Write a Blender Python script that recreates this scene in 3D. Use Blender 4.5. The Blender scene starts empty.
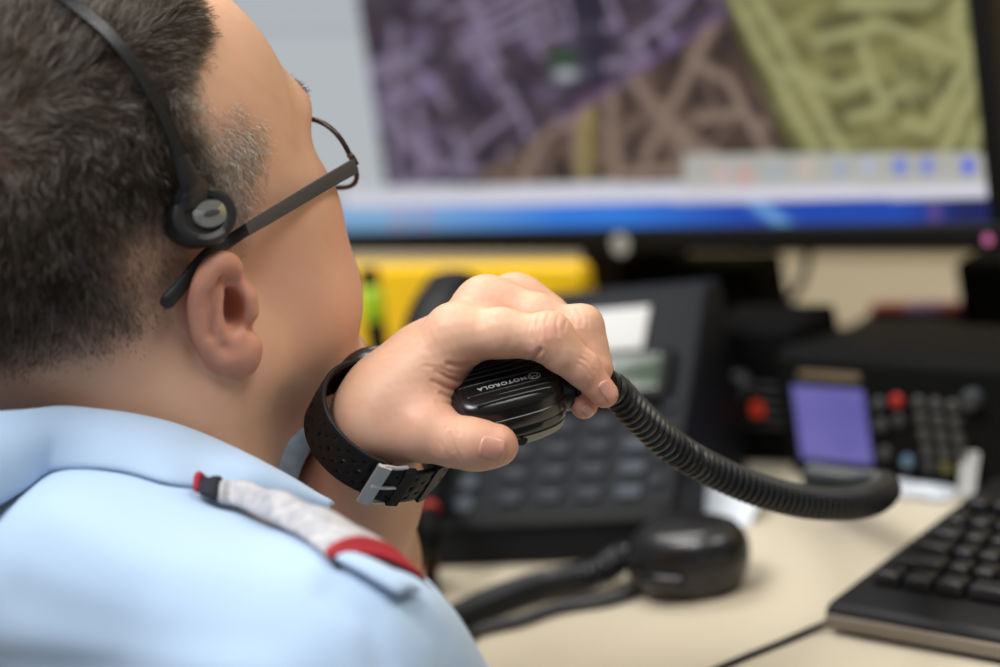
import bpy, bmesh, math, random
import numpy as np
from mathutils import Vector, Matrix, noise as mnoise
random.seed(7); rng = np.random.default_rng(7)
sc = bpy.context.scene
COL = sc.collection

# ------------------------------------------------------------------ camera
DESK = 0.75
CAMP = np.array([0.0, 0.0, 1.31])
FPX = 2361.0
_p, _r = math.radians(14.0), math.radians(11.0)
_f = np.array([0, math.cos(_p), -math.sin(_p)])
_rt = np.array([1.0, 0, 0]); _up = np.cross(_rt, _f)
CR = math.cos(_r)*_rt - math.sin(_r)*_up
CU = math.cos(_r)*_up + math.sin(_r)*_rt
CF = _f
def ray(px, py):
    return CF + (px-500)/FPX*CR - (py-333.5)/FPX*CU
def W(px, py, D):
    """world point seen at photo pixel (px,py) at depth D metres"""
    return CAMP + D*ray(px, py)
def onplane(px, py, P0, n):
    d = ray(px, py); return CAMP + d*((P0-CAMP)@n)/(d@n)
def ondesk(px, py, h=0.0):
    return onplane(px, py, np.array([0, 0, DESK+h]), np.array([0, 0, 1.0]))
def proj(p):
    d = np.asarray(p)-CAMP; z = d@CF
    return (500+FPX*(d@CR)/z, 333.5-FPX*(d@CU)/z, z)
cd = bpy.data.cameras.new('camera'); cam = bpy.data.objects.new('camera', cd); COL.objects.link(cam)
cam.matrix_world = Matrix(((CR[0], CU[0], -CF[0], CAMP[0]), (CR[1], CU[1], -CF[1], CAMP[1]), (CR[2], CU[2], -CF[2], CAMP[2]), (0, 0, 0, 1)))
cd.sensor_width = 36.0; cd.lens = FPX*36/1000; cd.clip_start = 0.05
cd.dof.use_dof = True; cd.dof.focus_distance = 1.215; cd.dof.aperture_fstop = 2.9; cd.dof.aperture_blades = 0
sc.camera = cam

# ------------------------------------------------------------------ helpers
def norm(v): v = np.asarray(v, float); return v/np.linalg.norm(v)
def link(o, parent=None):
    COL.objects.link(o)
    if parent: o.parent = parent
    return o
def tag(o, label=None, cat=None, group=None, kind=None):
    for k, v in (('label', label), ('category', cat), ('group', group), ('kind', kind)):
        if v: o[k] = v
    return o
def empty(name, loc, label, cat, group=None):
    o = bpy.data.objects.new(name, None); o.empty_display_size = .02; o.location = Vector(loc); link(o)
    return tag(o, label, cat, group)
def setmesh(name, V, Fc, mats, parent=None, smooth=True, mi=None):
    """V world coordinates; parent may be an Empty (translation + rotation)"""
    me = bpy.data.meshes.new(name)
    me.from_pydata([tuple(v) for v in V], [], [tuple(int(i) for i in f) for f in Fc])
    return fin(name, me, mats, parent, smooth, mi)
def fin(name, me, mats, parent=None, smooth=True, mi=None):
    for m in (mats if isinstance(mats, (list, tuple)) else [mats]): me.materials.append(m)
    if mi is not None: me.polygons.foreach_set('material_index', list(mi))
    if smooth: me.polygons.foreach_set('use_smooth', [True]*len(me.polygons))
    me.update()
    o = bpy.data.objects.new(name, me); link(o)
    if parent is not None: adopt(o, parent)
    return o
def adopt(o, parent):
    w = wmat(o); o.parent = parent; o.matrix_parent_inverse = Matrix.Identity(4)
    o.matrix_local = wmat(parent).inverted() @ w
def wmat(o):
    m = o.matrix_basis.copy()
    if o.parent: m = wmat(o.parent) @ o.matrix_parent_inverse @ m
    return m
def autosmooth(o, ang=35):
    o.data.set_sharp_from_angle(angle=math.radians(ang)); return o
def fromarr(name, V, Fc, mats, parent=None):
    """fast path for big triangle / quad arrays"""
    me = bpy.data.meshes.new(name); V = np.asarray(V, np.float32); Fc = np.asarray(Fc, np.int32); k = Fc.shape[1]
    me.vertices.add(len(V)); me.vertices.foreach_set('co', V.ravel())
    me.loops.add(Fc.size); me.loops.foreach_set('vertex_index', Fc.ravel())
    me.polygons.add(len(Fc)); me.polygons.foreach_set('loop_start', np.arange(0, Fc.size, k, dtype=np.int32))
    me.update(calc_edges=True); me.validate()
    return fin(name, me, mats, parent)
def colattr(o, cols, name='Col'):
    a = o.data.color_attributes.new(name, 'FLOAT_COLOR', 'POINT')
    c = np.ones((len(o.data.vertices), 4), np.float32); c[:, :3] = cols; a.data.foreach_set('color', c.ravel())

def frame(x, y, z, o):
    return np.array(x), np.array(y), np.array(z), np.array(o)
def rbox(name, size, mats, parent=None, loc=(0,0,0), M=None, bevel=.003, seg=3, taper=None):
    """rounded box, size full extents, M 3x3 columns axes, loc world centre"""
    bm = bmesh.new(); bmesh.ops.create_cube(bm, size=1.0)
    for v in bm.verts:
        v.co = Vector((v.co.x*size[0], v.co.y*size[1], v.co.z*size[2]))
        if taper and v.co.z > 0: v.co.x *= taper[0]; v.co.y *= taper[1]
    if bevel > 0:
        bmesh.ops.bevel(bm, geom=list(bm.edges), offset=bevel, segments=seg, profile=.5, affect='EDGES')
    return bmobj(name, bm, mats, parent, loc, M)
def bmobj(name, bm, mats, parent=None, loc=(0,0,0), M=None, ang=40):
    if M is not None:
        for v in bm.verts: v.co = Vector(np.asarray(M) @ np.array(v.co))
    for v in bm.verts: v.co += Vector(loc)
    bmesh.ops.recalc_face_normals(bm, faces=bm.faces)
    me = bpy.data.meshes.new(name); bm.to_mesh(me); bm.free()
    return autosmooth(fin(name, me, mats, parent), ang)
def catmull(P, n):
    P = np.asarray(P, float); Q = np.vstack([2*P[0]-P[1], P, 2*P[-1]-P[-2]])
    segs = len(P)-1; t = np.linspace(0, segs-1e-9, n); i = t.astype(int); u = (t-i)[:, None]
    p0, p1, p2, p3 = Q[i], Q[i+1], Q[i+2], Q[i+3]
    return .5*((2*p1)+(-p0+p2)*u+(2*p0-5*p1+4*p2-p3)*u**2+(-p0+3*p1-3*p2+p3)*u**3)
def resample(P, n):
    P = np.asarray(P, float); s = np.r_[0, np.cumsum(np.linalg.norm(np.diff(P, axis=0), axis=1))]
    t = np.linspace(0, s[-1], n); return np.stack([np.interp(t, s, P[:, k]) for k in range(P.shape[1])], 1)
def pframes(P, up0=(0, 0, 1)):
    P = np.asarray(P, float); T = np.gradient(P, axis=0); T /= np.linalg.norm(T, axis=1)[:, None]
    N = np.zeros_like(P); n = np.array(up0, float); 
    for i in range(len(P)):
        n = n-(n@T[i])*T[i]; n /= np.linalg.norm(n); N[i] = n
    return T, N, np.cross(T, N)
def sweep(name, P, rad, mats, parent=None, seg=12, up0=(0, 0, 1), prof=None, cap=True, closed=False):
    """sweep a circle (rad scalar/array) or a closed 2D profile (k,2) along polyline P"""
    P = np.asarray(P, float); n = len(P); T, N, B = pframes(P, up0)
    if closed:
        T = np.roll(P, -1, 0)-np.roll(P, 1, 0); T /= np.linalg.norm(T, axis=1)[:, None]
    if prof is None:
        a = np.linspace(0, 2*np.pi, seg, endpoint=False); prof = np.stack([np.cos(a), np.sin(a)], 1)
        R = np.broadcast_to(np.asarray(rad, float), (n,))
    else:
        prof = np.asarray(prof); R = np.broadcast_to(np.asarray(rad, float), (n,))
    k = len(prof)
    V = (P[:, None]+R[:, None, None]*(prof[None, :, 0, None]*N[:, None]+prof[None, :, 1, None]*B[:, None])).reshape(-1, 3)
    Fc = []
    m = n if closed else n-1
    for i in range(m):
        for j in range(k):
            i2 = (i+1) % n; Fc.append((i*k+j, i*k+(j+1) % k, i2*k+(j+1) % k, i2*k+j))
    if cap and not closed:
        Fc.append(tuple(range(k))[::-1]); Fc.append(tuple((n-1)*k+j for j in range(k)))
    o = setmesh(name, V, Fc, mats, parent)
    return autosmooth(o, 50)
def lathe(name, prof, mats, parent=None, loc=(0,0,0), M=None, seg=32, ang=40):
    """prof list of (r,z)"""
    V = []; Fc = []; n = len(prof)
    for j in range(seg):
        a = 2*math.pi*j/seg
        for r, z in prof: V.append((max(r, 1e-5)*math.cos(a), max(r, 1e-5)*math.sin(a), z))
    for j in range(seg):
        for i in range(n-1):
            b = ((j+1) % seg)*n; Fc.append((j*n+i, b+i, b+i+1, j*n+i+1))
    bm = bmesh.new(); vs = [bm.verts.new(v) for v in V]
    for f in Fc: bm.faces.new([vs[i] for i in f])
    bmesh.ops.remove_doubles(bm, verts=bm.verts, dist=2e-5)
    return bmobj(name, bm, mats, parent, loc, M, ang)

# ------------------------------------------------------------------ materials
def mat(name, base=(.5, .5, .5), rough=.5, metal=0, emit=None, estr=1, spec=.5, coat=0, bump=None, var=None, **kw):
    """principled with optional noise bump (scale,strength,dist) and colour variation (scale, colour2, contrast)"""
    m = bpy.data.materials.new(name); m.use_nodes = True; nt = m.node_tree; N = nt.nodes; L = nt.links
    b = N['Principled BSDF']; b.inputs['Base Color'].default_value = (*base, 1); b.inputs['Roughness'].default_value = rough
    b.inputs['Metallic'].default_value = metal; b.inputs['Specular IOR Level'].default_value = spec; b.inputs['Coat Weight'].default_value = coat
    for k, v in kw.items(): b.inputs[k.replace('_', ' ')].default_value = v
    if emit: b.inputs['Emission Color'].default_value = (*emit, 1); b.inputs['Emission Strength'].default_value = estr
    tc = N.new('ShaderNodeTexCoord')
    if var:
        nz = N.new('ShaderNodeTexNoise'); nz.inputs['Scale'].default_value = var[0]; nz.inputs['Detail'].default_value = 5; L.new(tc.outputs['Object'], nz.inputs['Vector'])
        rp = N.new('ShaderNodeValToRGB'); c = var[2]
        rp.color_ramp.elements[0].position = .5-c; rp.color_ramp.elements[1].position = .5+c
        rp.color_ramp.elements[0].color = (*base, 1); rp.color_ramp.elements[1].color = (*var[1], 1)
        L.new(nz.outputs['Fac'], rp.inputs['Fac']); L.new(rp.outputs['Color'], b.inputs['Base Color'])
    if bump:
        nb = N.new('ShaderNodeTexNoise'); nb.inputs['Scale'].default_value = bump[0]; nb.inputs['Detail'].default_value = 6; L.new(tc.outputs['Object'], nb.inputs['Vector'])
        bp = N.new('ShaderNodeBump'); bp.inputs['Strength'].default_value = bump[1]; bp.inputs['Distance'].default_value = bump[2]
        L.new(nb.outputs['Fac'], bp.inputs['Height']); L.new(bp.outputs['Normal'], b.inputs['Normal'])
    return m
def attrmat(name, rough=.5, attr='Col', emission=None, bump=None, sss=0, spec=.5):
    m = mat(name, rough=rough, bump=bump, spec=spec); nt = m.node_tree; b = nt.nodes['Principled BSDF']
    a = nt.nodes.new('ShaderNodeAttribute'); a.attribute_name = attr
    if emission is None: nt.links.new(a.outputs['Color'], b.inputs['Base Color'])
    else:
        b.inputs['Base Color'].default_value = (.01, .01, .01, 1)
        nt.links.new(a.outputs['Color'], b.inputs['Emission Color']); b.inputs['Emission Strength'].default_value = emission
    if sss:
        b.inputs['Subsurface Weight'].default_value = sss; b.inputs['Subsurface Radius'].default_value = (1, .35, .2); b.inputs['Subsurface Scale'].default_value = .006
    return m
def srgb(r, g, b):
    return tuple((c/255/12.92 if c/255 <= .04045 else ((c/255+.055)/1.055)**2.4) for c in (r, g, b))

# ------------------------------------------------------------------ implicit surfaces (signed distance + surface nets)
def smin(a, b, k):
    if k <= 0: return np.minimum(a, b)
    h = np.maximum(k-np.abs(a-b), 0)/k; return np.minimum(a, b)-h*h*k*.25
def smax(a, b, k): return -smin(-a, -b, k)
def cone(p, a, b, ra, rb):
    a = np.asarray(a, float); b = np.asarray(b, float); ab = b-a
    t = np.clip(((p-a)@ab)/(ab@ab+1e-12), 0, 1); return np.linalg.norm(p-a-t[:, None]*ab, axis=1)-(ra+(rb-ra)*t)
def sph(p, c, r): return np.linalg.norm(p-np.asarray(c, float), axis=1)-r
def ell(p, c, r, A=None):
    q = p-np.asarray(c, float)
    if A is not None: q = q@A
    r = np.asarray(r, float); k0 = np.linalg.norm(q/r, axis=1); k1 = np.linalg.norm(q/r**2, axis=1)+1e-9
    return k0*(k0-1)/k1
def chain(p, pts, rs, k=.002):
    d = None
    for i in range(len(pts)-1):
        e = cone(p, pts[i], pts[i+1], rs[i], rs[i+1]); d = e if d is None else smin(d, e, k)
    return d
def isosurf(fn, lo, hi, h, levels=4, smooth=1):
    lo = np.asarray(lo, float); hi = np.asarray(hi, float)
    H = h*2**levels; n = np.ceil((hi-lo)/H).astype(int)
    g = np.stack(np.meshgrid(*[np.arange(k) for k in n], indexing='ij'), -1).reshape(-1, 3)
    s = H
    for lv in range(levels+1):
        c = lo+(g+.5)*s
        d = np.concatenate([fn(c[i:i+200000]) for i in range(0, len(c), 200000)]) if len(c) else np.zeros(0)
        g = g[np.abs(d) < s*.87*1.5+ (.004 if lv < levels else 0)]
        if lv == levels: break
        off = np.stack(np.meshgrid([0, 1], [0, 1], [0, 1], indexing='ij'), -1).reshape(-1, 3)
        g = (g[:, None]*2+off[None]).reshape(-1, 3); s /= 2
    off = np.array([(0,0,0),(1,0,0),(0,1,0),(1,1,0),(0,0,1),(1,0,1),(0,1,1),(1,1,1)])
    cor = g[:, None]+off[None]; key = (cor[..., 0]*4096+cor[..., 1])*4096+cor[..., 2]
    uk, inv = np.unique(key.ravel(), return_inverse=True)
    cx = np.stack([uk//(4096*4096), (uk//4096) % 4096, uk % 4096], 1); P = lo+cx*h
    dv = np.concatenate([fn(P[i:i+200000]) for i in range(0, len(P), 200000)])
    vals = dv[inv].reshape(-1, 8); neg = vals < 0; cnt = neg.sum(1); keep = (cnt > 0) & (cnt < 8)
    g = g[keep]; vals = vals[keep]
    E = [(0,1),(2,3),(4,5),(6,7),(0,2),(1,3),(4,6),(5,7),(0,4),(1,5),(2,6),(3,7)]
    acc = np.zeros((len(g), 3)); w = np.zeros(len(g))
    for a, b in E:
        va, vb = vals[:, a], vals[:, b]; x = (va < 0) != (vb < 0); t = np.where(x, va/(va-vb+1e-20), 0)
        q = off[a]+(off[b]-off[a])*t[:, None]; acc += q*x[:, None]; w += x
    V = lo+(g+acc/w[:, None])*h
    ck = (g[:, 0]*4096+g[:, 1])*4096+g[:, 2]; order = np.argsort(ck); cks = ck[order]
    def find(c):
        k = (c[:, 0]*4096+c[:, 1])*4096+c[:, 2]; i = np.searchsorted(cks, k); i = np.clip(i, 0, len(cks)-1)
        return np.where(cks[i] == k, order[i], -1)
    Q = []
    for ax, corner in ((0, 1), (1, 2), (2, 4)):
        v0 = vals[:, 0]; v1 = vals[:, corner]; x = (v0 < 0) != (v1 < 0); c = g[x]; o1 = np.zeros(3, int); o2 = np.zeros(3, int)
        o1[(ax+1) % 3] = 1; o2[(ax+2) % 3] = 1
        i0 = find(c); i1 = find(c-o1); i2 = find(c-o1-o2); i3 = find(c-o2)
        q = np.stack([i0, i1, i2, i3], 1); flip = v0[x] > 0; 
        ok = (q >= 0).all(1); q[flip] = q[flip][:, ::-1]; Q.append(q[ok])
    Q = np.concatenate(Q)
    for _ in range(smooth):
        acc = np.zeros_like(V); w = np.zeros(len(V))
        for a, b in ((0, 1), (1, 2), (2, 3), (3, 0)):
            np.add.at(acc, Q[:, a], V[Q[:, b]]); np.add.at(acc, Q[:, b], V[Q[:, a]])
            np.add.at(w, Q[:, a], 1); np.add.at(w, Q[:, b], 1)
        V = V*.5+.5*acc/np.maximum(w, 1)[:, None]
        e = 2e-4   # pull back onto the surface
        for _k in range(1):
            d = fn(V); gx = np.stack([fn(V+np.eye(3)[i]*e)-d for i in range(3)], 1)/e
            V = V-(d/np.maximum((gx**2).sum(1), .25))[:, None]*gx
    return V, Q
def fbm(P, scale, seed=0, octv=3):
    """cheap smooth pseudo noise on arrays (sum of rotated sines)"""
    r = np.random.default_rng(seed); out = np.zeros(len(P)); a = 1
    for o in range(octv):
        for _ in range(5):
            d = norm(r.normal(size=3)); out += a*np.sin(P@d*scale*2*np.pi*r.uniform(.7, 1.3)+r.uniform(0, 6.28))/5*1.6
        scale *= 2; a *= .5
    return out
# ------------------------------------------------------------------ person
AZ = math.radians(43)
FT = np.array([math.sin(AZ), math.cos(AZ), 0]); RT = np.array([math.cos(AZ), -math.sin(AZ), 0]); UT = np.array([0, 0, 1.0])
hp = math.radians(12.5); HS = 1.17
HF = math.cos(hp)*FT+math.sin(hp)*UT; HU = math.cos(hp)*UT-math.sin(hp)*FT; HR = RT
EAR = W(234, 312, 1.18)
HC = EAR-HS*.078*HR+.023*HU+.016*HF
def hd(a, b, c): return HC+HS*(a*HF+b*HR+c*HU)
HA = np.stack([HF, HR, HU], 1)
def tohead(p): return (p-HC)@HA/HS

# ear on the visible side, laid out on its own tilted plane
EN = norm(HR*math.cos(math.radians(26))-HF*math.sin(math.radians(26)))
EP0 = EAR+.004*HR
def ep(px, py, out=0.0):
    return onplane(px, py, EP0, EN)+EN*out
def earpts(off=0):
    rim = [ep(236, 283, -.006), ep(233, 268, 0.0), ep(222, 260, .004), ep(208, 264, .006), ep(199, 280, .006), ep(196, 300, .004), ep(199, 325, .003), ep(206, 343, .002), ep(218, 356, .001)]
    return rim
RIM = earpts()
RIMC = catmull(RIM, 17)
ANT = catmull([ep(221, 278, 0), ep(214, 292, .003), ep(211, 312, .005), ep(216, 330, .005), ep(228, 340, .004), ep(238, 335, .003)], 10)
def mirror_head(p):   # reflect head-local left to right so the far ear uses the same field
    q = tohead(p); q = q.copy(); q[:, 1] = np.abs(q[:, 1]); return HC+HS*(q@HA.T)
def sdf_ear(p):
    d = chain(p, RIMC, np.interp(np.linspace(0, 1, 17), [0, .15, .5, 1], [.003, .0046, .0046, .0052]), .003)
    lobe = ell(p, ep(240, 355, .001), (.0105, .0115, .006), np.stack([norm(np.cross(EN, HU)), HU, EN], 1))
    d = smin(d, lobe, .006)
    d = smin(d, cone(p, ep(222, 358, .001), ep(250, 345, -.001), .0055, .0055), .006)
    plate = ell(p, ep(221, 308, -.005), (.0155, .028, .0036), np.stack([norm(np.cross(EN, HU)), HU, EN], 1))
    d = smin(d, plate, .004)
    d = smin(d, chain(p, ANT, [.0030]*10, .002), .003)
    d = smin(d, cone(p, ep(247, 298, -.001), ep(249, 312, -.001), .0055, .005), .005)
    d = smin(d, cone(p, ep(221, 308, -.013), ep(224, 318, -.024), .017, .022), .010)
    con = ell(p, ep(231.5, 307, -.001), (.0058, .0098, .016), np.stack([norm(np.cross(EN, HU)+.25*HU), norm(HU-.25*np.cross(EN, HU)), EN], 1))
    d = smax(d, -con, .004)
    d = smax(d, -cone(p, ep(227, 282, .003), ep(231, 296, .004), .0030, .0035), .003)
    d = smax(d, -cone(p, ep(206, 290, .0085), ep(206, 330, .0075), .0022, .0022), .003)
    return d
def sdf_head(p, ears=True):
    pm = mirror_head(p); q = tohead(pm)
    d = ell(q, (-.012, 0, .052), (.101, .078, .094))
    d = smin(d, ell(q, (.036, 0, .042), (.070, .068, .072)), .03)
    d = smin(d, ell(q, (.038, 0, -.020), (.055, .066, .085)), .03)
    d = smin(d, cone(q, (-.002, .050, -.052), (.066, .018, -.106), .023, .021), .03)
    d = smin(d, sph(q, (.052, .038, -.048), .031), .025)
    d = smin(d, sph(q, (.062, .046, -.010), .021), .02)
    d = smin(d, sph(q, (.082, 0, -.104), .022), .02)
    d = smin(d, ell(q, (.026, 0, -.104), (.056, .050, .026)), .03)      # soft underside of the chin
    d = smin(d, cone(q, (.089, .037, .024), (.098, .006, .021), .0125, .012), .018)
    d = smax(d, -ell(q, (.100, .034, .010), (.020, .018, .014)), .012)
    d = smin(d, ell(q, (.079, .033, .010), (.0135, .0165, .0125)), .005)     # closed-over eyeball and lids
    d = smin(d, cone(q, (.092, 0, .022), (.116, 0, -.020), .008, .0115), .012)
    d = smin(d, sph(q, (.104, .0115, -.026), .0085), .006)
    d = smax(d, -sph(q, (.110, .0065, -.036), .0032), .003)
    d = smin(d, ell(q, (.088, 0, -.055), (.016, .030, .022)), .015)
    d = smin(d, cone(q, (.102, 0, -.050), (.092, .022, -.054), .0052, .003), .006)
    d = smin(d, cone(q, (.1005, 0, -.062), (.091, .020, -.058), .0062, .003), .006)
    d = smax(d, -cone(q, (.107, 0, -.0562), (.094, .025, -.0560), .0014, .001), .003)
    # neck
    d = smin(d, cone(q, (-.036, 0, -.030), (-.090, 0, -.170), .056, .060), .03)
    d = smin(d, cone(q, (-.028, .042, -.055), (-.058, .042, -.150), .026, .028), .03)
    d = d*HS
    e = np.full(len(p), 1.0); near = np.linalg.norm(pm-EAR, axis=1) < .075
    if not ears: return d
    if near.any(): e[near] = sdf_ear(pm[near])
    return smin(d, e, .005)

# torso landmarks
NB = hd(-.085, 0, -.165)                       # base of the neck
SHR = W(322, 688, 1.085)
TRP = W(120, 590, 1.165)                       # right shoulder joint
_n = (SHR-NB)@RT
SHL = SHR-2*_n*RT+.02*UT
TRL = TRP-2*((TRP-NB)@RT)*RT
DH = 1.225
WR = W(378, 427, DH)                        # left wrist
ELB = ondesk(312, 648, .052)
E_R = SHR-.235*UT+.17*FT+.02*RT                 # right elbow
def sdf_torso(p, o=0.0):
    q = np.stack([(p-NB)@FT, (p-NB)@RT, (p-NB)@UT], 1)
    d = ell(q, (.0, 0, -.22), (.120+o, .175+o, .22+o))
    d = smin(d, ell(q, (.02, 0, -.42), (.135+o, .165+o, .18+o)), .06)
    sr = np.array([(SHR-NB)@FT, (SHR-NB)@RT, (SHR-NB)@UT]); sl = np.array([(SHL-NB)@FT, (SHL-NB)@RT, (SHL-NB)@UT])
    d = smin(d, cone(p, TRP, SHR, .056+o, .060+o), .04)
    d = smin(d, cone(p, TRL, SHL, .056+o, .060+o), .04)
    d = smin(d, cone(p, TRP, TRL, .056+o, .056+o), .04)
    d = smin(d, ell(q, (-.055, .09, -.13), (.07+o, .085+o, .11+o)), .05)
    d = smin(d, ell(q, (-.055, -.09, -.13), (.07+o, .085+o, .11+o)), .05)
    return d
def sdf_arm_r(p, o=0.0):
    return cone(p, SHR, E_R, .057+o, .044+o)
def sdf_upper_l(p, o=0.0):
    return cone(p, SHL, ELB, .056+o, .042+o)

# left hand: joints from the picture, each with its own depth (metres nearer the lens)
def h(px, py, dz=0): return W(px, py, DH-dz/1000)
# fingers
IDX = ([h(456, 337, 8), h(500, 333, 14), h(545, 338.5, 17), h(562, 352, 17), h(582, 368, 15), h(604.5, 394, 12)], [.0135, .0125, .0112, .0103, .0090, .0072])
MID = ([h(487, 309, -16), h(535, 317, -9), h(577, 333, -7), h(588, 348, -6), h(594, 368, -4), h(584, 405, 1)], [.0138, .0122, .0112, .0100, .0090, .0072])
RNG = ([h(516, 304, -40), h(548, 318, -36), h(578, 346, -33), h(585, 356, -31), h(588, 370, -28), h(568, 398, -20)], [.0128, .0115, .0105, .0095, .0085, .0068])
PNK = ([h(528, 316, -62), h(552, 330, -60), h(570, 344, -57), h(574, 354, -55), h(574, 368, -52), h(562, 386, -45)], [.0115, .010, .0092, .0084, .0078, .0062])
THB = ([h(400, 416, 9), h(430, 432, 22), h(452, 441, 27), h(472, 443, 29), h(497.5, 443.5, 30)], [.0165, .0150, .0127, .0123, .0093])
FINGERS = [IDX, MID, RNG, PNK]
hand_axis = norm(h(480, 318, -10)-WR)
FDIR = norm(WR-ELB)
def sdf_hand(p):
    m = np.linalg.norm(p-h(480, 370, 0), axis=1) > .17
    out = np.linalg.norm(p-h(480, 370, 0), axis=1)-.10
    q = p[~m]
    if len(q):
        d = None
        for P, R in FINGERS:
            c = chain(q, P, R, .004); d = c if d is None else smin(d, c, .0022)
        wv = norm(np.cross(CF, FDIR))
        palm = cone(q, h(398, 398, 2), IDX[0][0], .0205, .0150)
        palm = smin(palm, cone(q, h(394, 394, -10), MID[0][0], .0205, .0145), .012)
        palm = smin(palm, cone(q, h(392, 394, -24), RNG[0][0], .019, .0132), .012)
        palm = smin(palm, cone(q, h(390, 400, -34), PNK[0][0], .0175, .012), .012)
        palm = smin(palm, cone(q, h(404, 408, 2), h(434, 374, -8), .019, .0135), .012)     # thumb web
        palm = smin(palm, cone(q, h(402, 412, -20), h(446, 366, -36), .018, .0135), .012)    # heel of the hand
        palm = smin(palm, chain(q, [h(486, 309, -16), h(514, 304, -39), h(527, 317, -61)], [.0132, .0124, .0110], .01), .010)
        palm = smin(palm, chain(q, [h(505, 313, -14), h(530, 312, -38)], [.0118, .0112], .01), .010)
        t = chain(q, THB[0], THB[1], .004)
        # flattened pad on the thumb end
        t = smin(t, ell(q, h(483, 448, 28), (.0165, .0108, .009), np.stack([norm(h(502, 445, 28)-h(472, 445, 28)), norm(CU), norm(np.cross(norm(h(502, 445, 28)-h(472, 445, 28)), CU))], 1)), .006)
        d = smin(d, palm, .007)
        d = smin(d, t, .007)
        # knuckle heads
        for c, r in ((h(485, 305, -14), .0106), (h(456, 332, 6), .0120)):
            d = smin(d, sph(q, c, r), .012)
        # joint bulges
        for c, r in ((h(551, 334, 18), .0112), (h(583, 325, -7), .0108)):
            d = smin(d, sph(q, c, r), .006)
        out[~m] = d
    return out
W1 = h(376, 424, 5); W2 = h(375, 423, -16)
FD = np.cross(norm(WR-ELB), norm(np.cross(CF, norm(WR-ELB))))
def sdf_fore(p):
    A = WR+(ELB-WR)*.30; B = WR+(ELB-WR)*.62
    s1 = chain(p, [h(408, 396, 3), W1, A-.010*FD, B-.006*FD, ELB], [.0185, .0178, .0295, .0425, .042], .018)
    s2 = chain(p, [h(424, 366, -24), W2, A+.012*FD, B+.008*FD, ELB], [.0182, .0178, .0295, .042, .041], .018)
    return smin(s1, s2, .014)
def sdf_lefthand(p):
    return smin(sdf_fore(p), sdf_hand(p), .019)
def sdf_body(p):
    d = sdf_head(p)
    t = sdf_torso(p, -.018)
    d = smin(d, t, .02)
    d = smin(d, sdf_arm_r(p, -.006), .02)
    d = smin(d, cone(p, E_R, E_R+.20*FT-.07*UT-.06*RT, .042, .030), .012)
    d = smin(d, sdf_upper_l(p, -.006), .02)
    return d
import time
_t = time.time()
lo = np.minimum.reduce([HC-.16, NB-np.array([.30, .30, .62]), SHL-.1, ELB-.09]); hi = np.maximum.reduce([HC+.17, SHR+np.array([.2, .3, .1]), ELB+.09])
VB, QB = isosurf(sdf_body, lo, hi, .0025, 4, 1)
lo2 = np.minimum(ELB-.07, h(300, 470, 80)-.02); hi2 = np.maximum(h(640, 260, -90)+.03, ELB+.07)
VH, QH = isosurf(sdf_lefthand, lo2, hi2, .0010, 5, 2)

# fine sculpting of the hand: creases pressed into the surface
def proj_all(P):
    d = P-CAMP; z = d@CF; return np.stack([500+FPX*(d@CR)/z, 333.5-FPX*(d@CU)/z], 1), z
def vnormals(V, Q):
    n = np.cross(V[Q[:, 2]]-V[Q[:, 0]], V[Q[:, 3]]-V[Q[:, 1]]); N = np.zeros_like(V)
    for k in range(4): np.add.at(N, Q[:, k], n)
    return N/np.maximum(np.linalg.norm(N, axis=1), 1e-12)[:, None]
NH = vnormals(VH, QH)
if ((VH-VH.mean(0))*NH).sum() < 0: NH = -NH; QH = QH[:, ::-1]
PXH, ZH = proj_all(VH); FACE = ((CAMP-VH)*NH).sum(1) > 0
def pldist(P, pts):
    pts = np.asarray(pts, float); best = np.full(len(P), 1e9)
    for a, b in zip(pts[:-1], pts[1:]):
        ab = b-a; t = np.clip(((P-a)@ab)/(ab@ab), 0, 1); best = np.minimum(best, np.linalg.norm(P-a-t[:, None]*ab, axis=1))
    return best
disp = np.zeros(len(VH))
CREASES = [  # (pixel polyline, depth mm, half width px)
    ([(531, 320), (529, 330), (532, 340)], .35, 1.5), ([(540, 314), (537, 325), (540, 338)], .5, 1.6), ([(549, 313), (546, 324), (548, 336)], .4, 1.4), ([(558, 316), (556, 326), (558, 335)], .45, 1.5), ([(566, 321), (564, 330)], .3, 1.4),
    ([(532, 362), (535, 356), (540, 350)], 1.0, 2.2),
    ([(583, 353), (590, 357), (596, 366)], .3, 1.3), ([(580, 358), (588, 362), (594, 371)], .45, 1.4), ([(577, 363), (585, 367), (590, 376)], .3, 1.3),
    ([(569, 310), (574, 318), (575, 326)], .35, 1.4), ([(577, 309), (582, 317), (582, 326)], .4, 1.4), ([(588, 317), (588, 327)], .3, 1.4),
    ([(450, 433), (454, 447), (462, 461)], .45, 1.4), ([(458, 424), (459, 434)], .35, 1.4), ([(446, 428), (448, 440), (452, 452)], .3, 1.3), ([(441, 442), (447, 456)], .25, 1.3),
    ([(436, 371), (446, 377), (458, 381)], .7, 1.9), ([(432, 381), (446, 388), (458, 391)], .6, 1.7), ([(448, 364), (460, 366), (472, 364)], .8, 2.2), ([(440, 393), (450, 398), (460, 400)], .5, 1.6), ([(424, 366), (440, 368), (452, 373)], .35, 1.6), ([(436, 402), (450, 404), (459, 407)], .4, 1.5), ([(428, 376), (436, 390)], .3, 1.5),
]
for pts, dep, wd_ in CREASES:
    dd = pldist(PXH, pts); disp -= FACE*dep*np.exp(-(dd/wd_)**2) - FACE*.25*dep*np.exp(-((dd-2.2*wd_)/wd_)**2)
disp -= FACE*1.3*np.exp(-(((PXH-np.array([388, 418]))/np.array([16, 24]))**2).sum(1)) 
disp += .10*fbm(VH, 260, 11, 2)*np.clip((VH-h(360, 440, 0))@hand_axis*20, 0, 1)
VH = VH+NH*(disp/1000)[:, None]
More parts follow.
